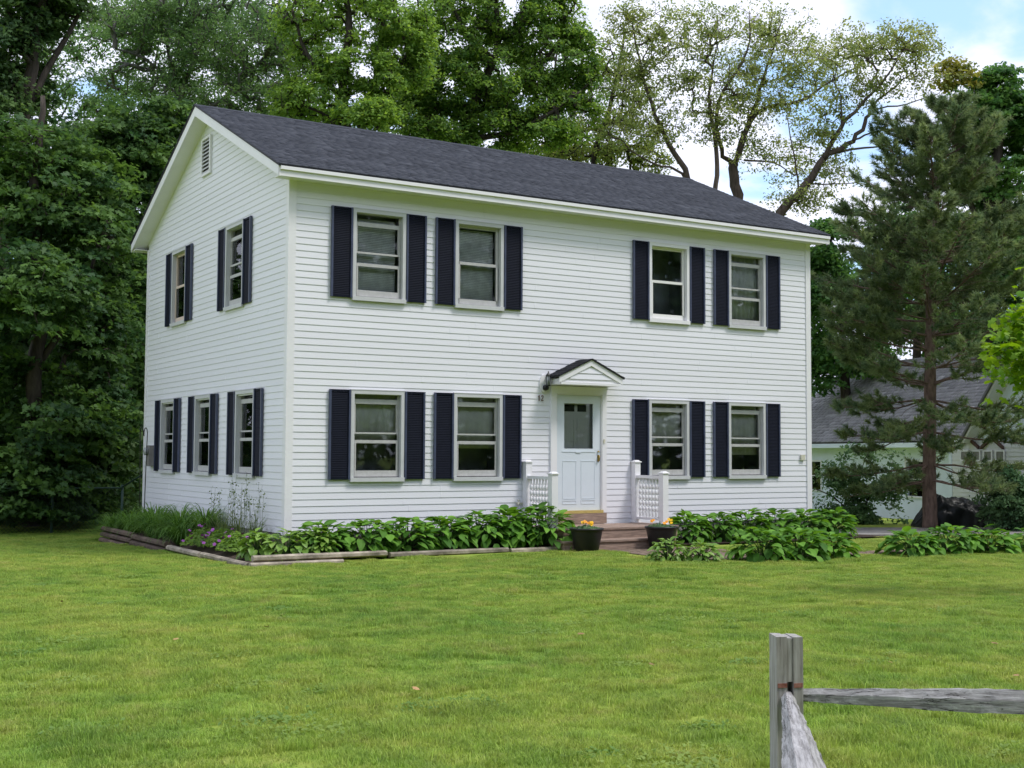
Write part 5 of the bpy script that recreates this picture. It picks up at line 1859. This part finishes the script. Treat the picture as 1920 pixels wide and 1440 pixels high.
# right side
GR = 'leafy trees behind the pine on the right'
b = ground_at(1860, 37)
tree('broadleaf_tree', 'tall full green tree behind the pine at the right edge', 'tree', b,
     [([b, at(1862, 640, 37), at(1860, 380, 37), at(1880, 240, 37), at(1890, 150, 37)], [.26, .23, .17, .11, .04]), ([at(1862, 480, 37), at(1800, 320, 37), at(1790, 200, 37)], [.10, .07, .03]), ([at(1862, 400, 37), at(1940, 300, 37), at(1960, 200, 37)], [.1, .06, .03])],
     [(1870, 180, 85, 60, 37, 90), (1900, 320, 90, 90, 37, 110), (1880, 480, 90, 90, 37, 100), (1950, 220, 70, 90, 37, 60), (1840, 400, 70, 80, 37.5, 60), (1900, 620, 90, 70, 37.5, 70), (1960, 500, 80, 140, 38, 80), (1800, 300, 50, 100, 38, 50)],
     'right_tree', 'bark', 22, mul=2.2, per=32, R=0.36, flat=.3, size=.14, lobed=True, grp=GR, gap=-0.06, tone=(.45, .25), extra=[([(1792, 150, 36, 40, 36.8, 34)], 'gold')], gscale=0.8)
b = ground_at(1590, 42)
tree('broadleaf_tree', 'dark green tree filling the gap between white house and pine', 'tree', b,
     [([b, at(1585, 700, 42), at(1575, 520, 42)], [.2, .16, .06])],
     [(1560, 470, 60, 40, 42, 40), (1575, 560, 75, 80, 42, 100), (1600, 650, 90, 60, 42, 80), (1540, 680, 50, 70, 42, 50), (1660, 560, 80, 90, 43, 90), (1550, 440, 40, 24, 42, 22)],
     'right_tree', 'bark', 23, mul=1.4, per=42, R=.55, flat=.4, size=.17, grp=GR, gap=-.15, tone=(.3, .22))
b = ground_at(1720, 45)
tree('broadleaf_tree', 'dark green tree hidden behind the middle of the pine', 'tree', b,
     [([b, at(1720, 700, 45), at(1720, 450, 45)], [.2, .16, .06])],
     [(1700, 470, 90, 90, 45, 90), (1740, 600, 110, 80, 45, 90), (1800, 640, 80, 70, 45, 60), (1780, 480, 70, 80, 45, 60)],
     'right_tree', 'bark', 24, mul=1.4, per=40, R=.6, flat=.4, size=.18, grp=GR, gap=-.12, tone=(.3, .22))

# ------------------------------------------------------------------ the pine
PT = 27.0
pb = ground_at(1743, PT)
pine = empty('pine_tree', pb, 'tall dark green pine with reddish trunk in front of the neighbouring house', 'tree')
rg = np.random.default_rng(31)
tk = [np.array(pb) - np.array([0, 0, .1]), at(1742, 900, PT), at(1744, 720, PT), at(1746, 540, PT), at(1752, 400, PT), at(1766, 280, PT), at(1783, 180, PT)]
wood = MB()
TP, TR = [], []
for i in range(len(tk) - 1):
    for s in range(6):
        u = s / 6
        TP.append(tk[i] * (1 - u) + tk[i + 1] * u)
        TR.append((.168, .145, .128, .108, .082, .05, .012)[i] * (1 - u) + (.168, .145, .128, .108, .082, .05, .012)[i + 1] * u)
TP.append(tk[-1]); TR.append(.012)
TR = [r_ * (1 + .05 * math.sin(i * 2.3)) for i, r_ in enumerate(TR)]
wood.tube(TP, TR, 10)
TPa = np.array(TP)
tip_p, tip_d = [], []
zt_, zb_ = TP[-1][2], pb[2]
Hp = zt_ - zb_
fr_ = .125
while fr_ < .985:
    zc = zb_ + Hp * fr_
    i = int(np.argmin(np.abs(TPa[:, 2] - zc)))
    o_ = TPa[i]
    f = fr_
    if f < .22:
        Lb = 1.9 + 2.0 * (f - .12)
    elif f < .55:
        Lb = 2.65
    elif f < .8:
        Lb = 2.65 - (f - .55) * 3.6
    else:
        Lb = 1.75 * (1 - f) / .2 + .22
    nbr = 5 if f < .45 else 6
    a0 = rg.uniform(0, 6.28)
    for k in range(nbr):
        a = a0 + k * 2 * math.pi / nbr + rg.uniform(-.35, .35)
        L = Lb * rg.uniform(.68, 1.12)
        el0 = (-.12 if f < .3 else .10 if f < .7 else .45) + rg.uniform(-.15, .15)
        dirv = np.array([math.cos(a), math.sin(a), 0])
        sg = 7
        P = [o_]
        for s in range(1, sg + 1):
            u = s / sg
            lift = el0 + (.28 * u if f > .3 else -.18 * math.sin(u * 2.2) + .25 * u * u)
            P.append(P[-1] + (dirv * math.cos(lift) + np.array([0, 0, math.sin(lift)])) * L / sg + rg.normal(0, .022, 3))
        rb_ = max(.008, .030 * (L / 2.6) ** .7)
        wood.tube(P, np.linspace(rb_, .005, len(P)), 5, cap=False)
        side = np.array([-dirv[1], dirv[0], 0])
        n_t = int((8 + L * 9) if f < .42 else (11 + L * 13))
        for q in range(n_t):
            u = rg.uniform(.26 if f < .5 else .12, 1.0) ** .8
            x_ = u * sg
            j = min(int(x_), sg - 1)
            p = P[j] + (P[j + 1] - P[j]) * (x_ - j)
            sd_ = rg.choice([-1, 1])
            d = dirv * rg.uniform(.3, .9) + side * sd_ * rg.uniform(.4, 1.0) + np.array([0, 0, rg.uniform(-.15, .5)])
            d /= np.linalg.norm(d)
            tl_ = L * .30 * (1.15 - u) * rg.uniform(.5, 1.2) + .10
            e_ = p + d * tl_ + np.array([0, 0, .04])
            wood.tube([p, (p + e_) / 2 + rg.normal(0, .012, 3), e_], [.0065, .005, .004], 3, cap=False)
            tip_p.append(e_); tip_d.append(d * .8 + np.array([0, 0, .35]))
            if tl_ > .28:
                tip_p.append(p + d * tl_ * .6); tip_d.append(d + np.array([0, 0, .2]) + rg.normal(0, .3, 3))
        tip_p.append(P[-1]); tip_d.append(dirv * .8 + np.array([0, 0, .5]))
    fr_ += .042 * rg.uniform(.8, 1.15)
# a few bare dead snags low on the trunk
for k in range(9):
    zc = zb_ + Hp * rg.uniform(.14, .6)
    i = int(np.argmin(np.abs(TPa[:, 2] - zc)))
    a = rg.uniform(0, 6.28)
    P = [TPa[i]]
    for s in range(5):
        P.append(P[-1] + np.array([math.cos(a), math.sin(a), -.15 - .1 * s]) * .17 + rg.normal(0, .02, 3))
    wood.tube(P, np.linspace(.014, .004, 6), 4, cap=False)
wood.build('trunk', M['bark_pine'], pine, org=pb)
tip_p, tip_d = np.array(tip_p), np.array(tip_d)
tip_d /= np.linalg.norm(tip_d, axis=1, keepdims=True)
per = 46
n_ = len(tip_p)
nd = np.repeat(tip_d, per, axis=0) * .75 + rg.normal(0, .55, (n_ * per, 3))
nd /= np.linalg.norm(nd, axis=1, keepdims=True)
bs = np.repeat(tip_p, per, axis=0) - np.repeat(tip_d, per, axis=0) * rg.uniform(-.02, .13, (n_ * per, 1))
ln = rg.uniform(.09, .16, (n_ * per, 1))
pr_ = np.cross(nd, rg.normal(size=nd.shape)); pr_ /= np.linalg.norm(pr_, axis=1, keepdims=True) + 1e-9
wd = .0095
V = np.stack([bs - pr_ * wd, bs + pr_ * wd, bs + nd * ln], 1).reshape(-1, 3)
tn = np.repeat(np.clip(np.repeat(rg.normal(.45, .24, n_), per) + rg.normal(0, .1, n_ * per), 0, 1), 3)
o = bpy.data.objects.new('needles', np_mesh('needles', V - np.array(pb), np.arange(len(V)), np.full(n_ * per, 3), M['needle'], tn))
link(o, pine, pb); tag(o, kind='stuff')


# ------------------------------------------------------------------ bright maple branch reaching in from the right edge
T0 = 14.0
mb_ = ground_at(2230, T0)
lm = empty('young_maple', mb_, 'bright yellow green maple branch hanging in at the right edge of the picture', 'tree')
rg = np.random.default_rng(44)
w_ = MB()
limb = [np.array(mb_), at(2228, 850, T0), at(2215, 700, T0), at(2190, 520, T0), at(2160, 350, T0)]
w_.tube(limb, [.09, .08, .07, .05, .02], 8)
brs = []
for (pts) in ([(2215, 700, 0), (2090, 630, -.1), (1990, 625, -.2), (1900, 640, -.25), (1862, 665, -.25)], [(2090, 630, -.1), (2000, 670, 0), (1930, 690, .05), (1895, 715, .1)],
              [(2000, 622, -.2), (1950, 610, -.1), (1915, 605, 0)], [(2195, 560, 0), (2090, 500, .1), (2000, 520, .2)], [(2215, 720, 0), (2120, 740, .3), (2040, 760, .4)]):
    P = [at(a, b_, T0 + c_) for a, b_, c_ in pts]
    w_.tube(P, np.linspace(.022, .004, len(P)), 5, cap=False)
    for i in range(len(P) - 1):
        for u in (0, .33, .66):
            brs.append(P[i] * (1 - u) + P[i + 1] * u)
    brs.append(P[-1])
w_.build('trunk', M['bark'], lm, org=mb_)


def maple_leaf_mesh():
    mb = MB()
    ol = [(-.48, .0, 0), (-.36, .30, -.02), (-.10, .24, .02), (.02, .56, -.08), (.20, .24, .0), (.42, .26, -.05), (.62, 0, -.12), (.42, -.26, -.05), (.20, -.24, 0), (.02, -.56, -.08), (-.10, -.24, .02), (-.36, -.30, -.02)]
    mb.add([(0.02, 0, .05)] + ol, [(0, i + 1, (i + 1) % 12 + 1) for i in range(12)])
    return mb.mesh('leaf', M['lime'])


ML = maple_leaf_mesh()
brs = np.array(brs)
near = [p for p in brs]
cand = []
for p in near:
    rel_ = p - CAM
    pxx = 960 + FPX * (rel_ @ RT) / (rel_ @ FW)
    for k in range(34 if pxx < 1990 else 10):
        q = p + rg.normal(0, 1, 3) * np.array([.15, .15, .12])
        rq = q - CAM
        cand.append((960 + FPX * (rq @ RT) / (rq @ FW), q))
cand = [c_ for c_ in cand if c_[0] > 1842]
cand.sort(key=lambda c_: c_[0])
for pxx, q in cand[:285]:
    s_ = rg.uniform(.085, .13)
    inst('leaf', ML, lm, q, rot=(rg.normal(0, .5), rg.normal(.25, .45), rg.uniform(0, 6.28)), scale=(s_,) * 3, world=True)
rst = np.array([c_[1] for c_ in cand[285:]])
if len(rst):
    more = np.concatenate([rst + rg.normal(0, .12, rst.shape) for _ in range(4)])
    o = bpy.data.objects.new('crown', leaves_mesh('crown', more, np.array([0, 0, 1.0]) + rg.normal(0, .5, more.shape), rg.uniform(.07, .11, len(more)), M['lime_mass'], rg.random(len(more)), True, org=mb_))
    link(o, lm, mb_); tag(o, kind='stuff')


# ------------------------------------------------------------------ shrubs, neighbour's yard
def shrub(lab, px, t_, blobs, mtl, seed, per=30, R=.22, size=.085, grp='shrubs by the neighbouring house'):
    rg = np.random.default_rng(seed)
    b_ = np.array(ground_at(px, t_))
    e = empty('shrub', b_, lab, 'shrub', grp)
    cl, ce = blob_clusters(blobs, rg, -.04, 1.6, 2.4, .75)
    limbs = []
    for k in range(9):
        tgt = cl[rg.integers(len(cl))]
        limbs.append(([b_ + rg.normal(0, .06, 3) * [1, 1, 0], b_ * .5 + tgt * .5 + np.array([0, 0, .15]), tgt], [.018, .012, .005]))
    skeleton(limbs, cl, rg, .0032).build('stems', M['bark'], e, org=b_)
    foliage(cl, ce, rg, per, R, .6, size, False, M[mtl], 'crown', e, tilt=.8)


shrub('open twiggy dark shrub against the pale blue wall left of the pine', 1620, 29.5, [(1600, 905, 55, 45, 29.5, 70), (1650, 900, 50, 45, 29.7, 60), (1610, 955, 50, 35, 29.4, 40), (1565, 900, 34, 40, 29.6, 30), (1675, 930, 30, 40, 29.6, 24), (1600, 860, 40, 25, 29.8, 22), (1580, 955, 60, 34, 29.3, 60), (1640, 960, 55, 34, 29.3, 50), (1605, 985, 60, 16, 29.2, 50), (1560, 930, 60, 50, 29.6, 30), (1670, 900, 50, 60, 29.6, 24)], 'shrub', 51, per=18, R=.25, size=.10)
shrub('round leafy shrub right of the tarp covered pile', 1895, 26.2, [(1888, 930, 52, 58, 26.2, 130), (1930, 940, 50, 55, 26.2, 80), (1880, 985, 50, 22, 27.3, 60), (1920, 985, 40, 22, 27.3, 40)], 'shrub', 52, per=44, R=.22, size=.085)

# neighbouring house: local frame, x along its front wall, -y out of the wall
NA = np.array([22.96, 12.53, -.62])
nrz = math.radians(-107.34)
nh = empty('neighbour_house', NA, 'pale blue single storey house with grey shingle roof behind the pine', 'house', rz=nrz)


def npart(mb, name, mtl, parent=nh, kind=None):
    o = bpy.data.objects.new(name, mb.mesh(name, mtl))
    C.objects.link(o); o.parent = parent
    return tag(o, kind=kind)


wl_o = [(-.55, .86, .72, 1.62), (5.92, 6.80, .70, 1.66)]


def wall_with_holes(x0_, x1_, z0_, z1_, opens, y=0.0, th=.12):
    us = sorted({x0_, x1_} | {v for o_ in opens for v in o_[:2]})
    zs_ = sorted({z0_, z1_} | {v for o_ in opens for v in o_[2:]})
    mb = MB()
    for i in range(len(us) - 1):
        for j in range(len(zs_) - 1):
            um, zm_ = (us[i] + us[i + 1]) / 2, (zs_[j] + zs_[j + 1]) / 2
            if any(a < um < b_ and c_ < zm_ < d_ for a, b_, c_, d_ in opens):
                continue
            mb.box((us[i], y, zs_[j]), (us[i + 1], y + th, zs_[j + 1]))
    return mb


npart(wall_with_holes(-2.6, 9.15, -.3, 2.2, wl_o), 'wall', M['nwall'])
mb = MB(); mb.box((-2.6, .121, -.3), (-2.48, 6, 2.2)); mb.box((-2.47, 5.9, -.3), (9.15, 6.0, 2.2)); mb.prism([(.0, 2.21), (6.0, 2.21), (3.0, 4.75)], 'x', -2.6, -2.48)
npart(mb, 'wall', M['nwall'])
for a, b_, c_, d_ in wl_o:
    e = bpy.data.objects.new('window', None); C.objects.link(e); e.parent = nh; e.location = ((a + b_) / 2, 0, c_)
    w2, hh_ = (b_ - a) / 2, d_ - c_
    mb = MB()
    mb.box((-w2 - .06, -.03, -.05), (-w2, -.001, hh_ + .06)); mb.box((w2, -.03, -.05), (w2 + .06, -.001, hh_ + .06)); mb.box((-w2, -.03, hh_), (w2, -.001, hh_ + .06)); mb.box((-w2, -.04, -.05), (w2, -.001, 0))
    mb.box((-w2, .03, hh_ * .48), (w2, .06, hh_ * .48 + .03))
    npart(mb, 'frame', M['trim'], e)
    npart(MB().box((-w2, .065, 0), (w2, .07, hh_)), 'pane', M['glass'], e)
    mb = MB(); mb.box((-w2 - .1, .5, -.1), (w2 + .1, .52, hh_ + .1)); mb.box((-w2 - .1, .125, -.12), (w2 + .1, .5, -.1)); mb.box((-w2 - .1, .125, hh_ + .1), (w2 + .1, .5, hh_ + .12)); mb.box((-w2 - .12, .125, -.1), (-w2 - .1, .5, hh_ + .1)); mb.box((w2 + .1, .125, -.1), (w2 + .12, .5, hh_ + .1))
    npart(mb, 'interior', M['room'], e)
nroof = bpy.data.objects.new('roof', None); C.objects.link(nroof); nroof.parent = nh
WL[nroof.name] = Vector((0, 0, 0))
ns_l = math.hypot(3.4, 2.75)
nc, nsn = 3.4 / ns_l, 2.75 / ns_l
for sg in (1, -1):
    yb_, dr = (-.4, 1) if sg > 0 else (6.4, -1)
    npart(MB().prism([(yb_, 2.24), (yb_ + dr * 3.4, 4.99), (yb_ + dr * 3.4, 4.93), (yb_, 2.18)], 'x', -2.85, 9.4), 'roof_deck', M['drip'], nroof)
    shingles('shingles', nroof, M['nshingle'], (-2.87, yb_ - dr * .02, 2.235), (1, 0, 0), (0, -dr * nsn, nc), (0, dr * nc, nsn), 12.3, ns_l, .15, .30, 60 + sg, thick=.009)
npart(MB().box((-2.85, -.42, 2.06), (9.4, -.39, 2.19)), 'fascia', M['nwall'], nroof)
npart(MB().box((-2.85, -.388, 2.07), (9.4, -.002, 2.09)), 'soffit', M['nwall'], nroof)
# garage wing with lap siding and gable
wing = bpy.data.objects.new('garage_wing', None); C.objects.link(wing); wing.parent = nh
for k in range(24):
    z = -.3 + k * .1016
    npart(MB().prism([(-.75, z), (-.766, z), (-.752, z + .104), (-.75, z + .104)], 'x', 9.3, 15.0), 'siding_board', M['nsiding'], wing)
mb = MB(); mb.box((9.3, -.745, -.3), (15, -.62, 2.2)); mb.box((9.3, -.619, -.3), (9.4, 5, 2.2)); npart(mb, 'wall', M['nsiding'], wing)
mb = MB(); mb.box((9.18, -.775, -.3), (9.299, -.55, 2.25)); npart(mb, 'corner_board', M['nwall'], wing)
npart(MB().prism([(10.3, 2.205), (16.3, 2.205), (13.3, 5.4)], 'y', -.70, -.6), 'gable_wall', M['nwall'], wing)
npart(MB().prism([(10.15, 2.15), (13.3, 5.46), (13.3, 5.56), (10.07, 2.16)], 'y', -1.0, -.4), 'rake_board', M['trim'], wing)
npart(MB().prism([(10.07, 2.165), (13.3, 5.565), (13.3, 5.64), (10.0, 2.18)], 'y', -1.05, 4.5), 'roof_deck', M['nshingle'], wing)
for k in range(4):
    xq = 9.75 + k * .48
    e = bpy.data.objects.new('garage_window', None); C.objects.link(e); e.parent = nh
    mb = MB(); mb.box((xq - .04, -.80, 1.70), (xq, -.768, 1.98)); mb.box((xq + .28, -.80, 1.70), (xq + .32, -.768, 1.98)); mb.box((xq, -.80, 1.70), (xq + .28, -.768, 1.74)); mb.box((xq, -.80, 1.94), (xq + .28, -.768, 1.98))
    npart(mb, 'frame', M['trim'], e)
    npart(MB().box((xq, -.785, 1.74), (xq + .28, -.769, 1.94)), 'pane', M['meter'], e)
for k in range(2):
    xq = 9.7 + k * .96
    npart(MB().prism([(xq - .06, 2.0), (xq + .36, 2.24), (xq + .8, 2.0), (xq + .8, 2.07), (xq + .36, 2.33), (xq - .06, 2.07)], 'y', -.83, -.769), 'brown_trim', M['darkbrown'], wing)

# tarp covered pile beside the pine
tb = np.array(ground_at(1795, 27.6))
rgt = np.random.default_rng(71)
vs, fs = [], []
nu, nv = 64, 28
prof = [(-.98, .10), (-.85, .30), (-.62, .56), (-.45, .70), (-.3, .66), (.0, .60), (.3, .56), (.55, .54), (.72, .42), (.85, .12)]
prx = np.interp(np.linspace(-.98, .85, nu + 1), [p[0] for p in prof], [p[1] for p in prof])
for i in range(nu + 1):
    x = -.98 + 1.83 * i / nu
    for j in range(nv + 1):
        th = math.pi * j / nv
        wv = .42 * (prx[i] / .7) ** .4
        jj = j * 12 / nv
        r_ = .96 + .20 * noise.noise((x * 3.2, jj * .8, 0)) + .16 * (.3 - abs(noise.noise((x * 4.5 + jj * .5, jj * .7, 3)))) + .07 * (.3 - abs(noise.noise((x * 10, jj * 1.5 + x * 3, 5))))
        cz_ = math.sin(th) ** .55
        vs.append(tb + RT * x - np.array([FW[0], FW[1], 0]) * math.cos(th) * wv * r_ + np.array([0, 0, 1]) * (cz_ * prx[i] * r_ + .0))
fs = [(i * (nv + 1) + j, (i + 1) * (nv + 1) + j, (i + 1) * (nv + 1) + j + 1, i * (nv + 1) + j + 1) for i in range(nu) for j in range(nv)]
fs += [tuple(range(nv + 1)), tuple(nu * (nv + 1) + j for j in range(nv + 1))[::-1]]
MB().add(vs, fs, True).build('tarp_covered_pile', M['tarp'], None, org=tb, label='low pile under a crumpled black tarp beside the pine trunk', cat='covered pile')
# pale stone at the driveway edge
a_ = np.array([11.2, -.72]); d_ = np.array([1.3, -.42])
MB().prism([(a_[0], a_[1]), (a_[0] + d_[0], a_[1] + d_[1]), (a_[0] + d_[0] + .1, a_[1] + d_[1] + .16), (a_[0] + .05, a_[1] + .22)], 'z', -.36, -.285).build('edging_stone', M['concrete'], None, label='flat pale stone slab at the near edge of the driveway', cat='stone')

# ------------------------------------------------------------------ far woods: closing the horizon, and the trees across the street seen in the panes
def woods(name, lab, centers, seed, per=60, R=1.3, size=.42, group=None):
    rg = np.random.default_rng(seed)
    cl = np.array(centers)
    n_ = len(cl) * per
    p = np.repeat(cl, per, axis=0) + rg.normal(0, 1, (n_, 3)) * np.array([R, R, R * .7])
    p[:, 2] = np.maximum(p[:, 2], -.3)
    nr = np.array([0, 0, .7]) + rg.normal(0, .7, (n_, 3))
    o = bpy.data.objects.new(name, leaves_mesh(name, p, nr, size * rg.uniform(.6, 1.3, n_), M['woods'], np.clip(np.repeat(rg.normal(.4, .22, len(cl)), per) + rg.normal(0, .1, n_), 0, 1)))
    link(o)
    tag(o, lab, 'woods', kind='stuff')


rg = np.random.default_rng(81)
cs = []
for k in range(420):
    u = rg.uniform(-35, 62)
    t_ = rg.uniform(52, 66)
    p = CAM + FW * t_ + RT * u
    cs.append((p[0], p[1], rg.uniform(-.3, 4.6) * (1 + .3 * noise.noise((u * .15, 3, 0)))))
for k in range(330):
    p = at(rg.uniform(-260, 330), 700, rg.uniform(37, 50))
    cs.append((p[0], p[1], rg.uniform(-.3, 7.5)))
woods('far_woods', 'dark far woodland closing the view behind house and trees', cs, 82)
cs = []
for k in range(1900):
    u = rg.uniform(-75, 75)
    q = np.array([u + 12, -rg.uniform(38, 44), 0.0])
    hh_ = 19.0 * (1 + .15 * noise.noise((u * .13, 9, 0)))
    cs.append((q[0], q[1], rg.uniform(0, 1) * hh_))
woods('street_woods', 'row of trees across the street mirrored in the windows', cs, 83, per=42, size=.95)

cs = []
rg = np.random.default_rng(91)
for k in range(420):
    px_u, t_ = rg.uniform(-330, 280), rg.uniform(28.0, 34)
    p = at(px_u, 900, t_)
    cs.append((p[0], p[1], hz(p[0], p[1]) + 2.6 * rg.uniform(0, 1) ** 1.3))
woods('undergrowth', 'dark leafy undergrowth at the foot of the left wood', cs, 92, per=70, R=.55, size=.17)

# clover, rosettes and long grass standing in the lawn
rg = np.random.default_rng(121)
Pw, Nw, Sw, Tw = [], [], [], []
k = 0
while k < 60:
    t_ = rg.uniform(5.0, 17) ; pxw = rg.uniform(-100, 2020)
    q = at(pxw, 1000, t_)
    x, y = q[0], q[1]
    if y > -1.8 or (y > -5 and x > 3.5):
        continue
    k += 1
    Rw = rg.uniform(.06, .28)
    n_ = int(160 * Rw / .17)
    o2 = rg.normal(0, Rw * .5, (n_, 2)) * [1.3, .8]
    xs_, ys_ = x + o2[:, 0], y + o2[:, 1]
    Pw.append(np.stack([xs_, ys_, h(xs_, ys_) + rg.uniform(.012, .036, n_)], 1))
    Nw.append(np.array([0, 0, 1.0]) + rg.normal(0, .35, (n_, 3)))
    Sw.append(rg.uniform(.016, .036, n_)); Tw.append(np.full(n_, rg.uniform(0, 1)))
Pw, Nw, Sw, Tw = map(np.concatenate, (Pw, Nw, Sw, Tw))
o = bpy.data.objects.new('lawn_weeds', leaves_mesh('lawn_weeds', Pw, Nw, Sw, M['clover'], Tw, aspect=1.1))
link(o)
tag(o, 'low clover and weed leaves sprinkled through the mown lawn', 'weeds', kind='stuff')
Vb, Lb_, Tb, Cb = [], [], [], []
for k in range(1500):
    t_ = rg.uniform(4.2, 12) ; q = at(rg.uniform(-100, 2020), 1000, t_)
    x, y = q[0] , q[1]
    if y > -3:
        continue
    if noise.noise((x * .9, y * .9, 7)) < -.02:
        continue
    z = hz(x, y)
    for b_ in range(rg.integers(1, 5)):
        a = rg.uniform(0, 6.28); ln_ = rg.uniform(.055, .12); wv = rg.uniform(.0018, .0032)
        p0 = np.array([x + rg.normal(0, .02), y + rg.normal(0, .02), z])
        d_ = np.array([math.cos(a), math.sin(a), 0]); sdv = np.array([-d_[1], d_[0], 0])
        p1 = p0 + np.array([0, 0, ln_ * .6]) + d_ * ln_ * .15; p2 = p0 + np.array([0, 0, ln_ * .85]) + d_ * ln_ * rg.uniform(.3, .7)
        n0 = len(Vb)
        Vb += [p0 - sdv * wv, p0 + sdv * wv, p1 + sdv * wv * .8, p1 - sdv * wv * .8, p2]
        Lb_ += [n0, n0 + 1, n0 + 2, n0 + 3, n0 + 3, n0 + 2, n0 + 4]; Cb += [4, 3]; Tb += [rg.uniform(.3, 1)] * 5
o = bpy.data.objects.new('long_grass', np_mesh('long_grass', np.array(Vb), Lb_, Cb, M['grass'], Tb))
link(o)
tag(o, 'longer grass blades the mower missed across the front lawn', 'grass', kind='stuff')
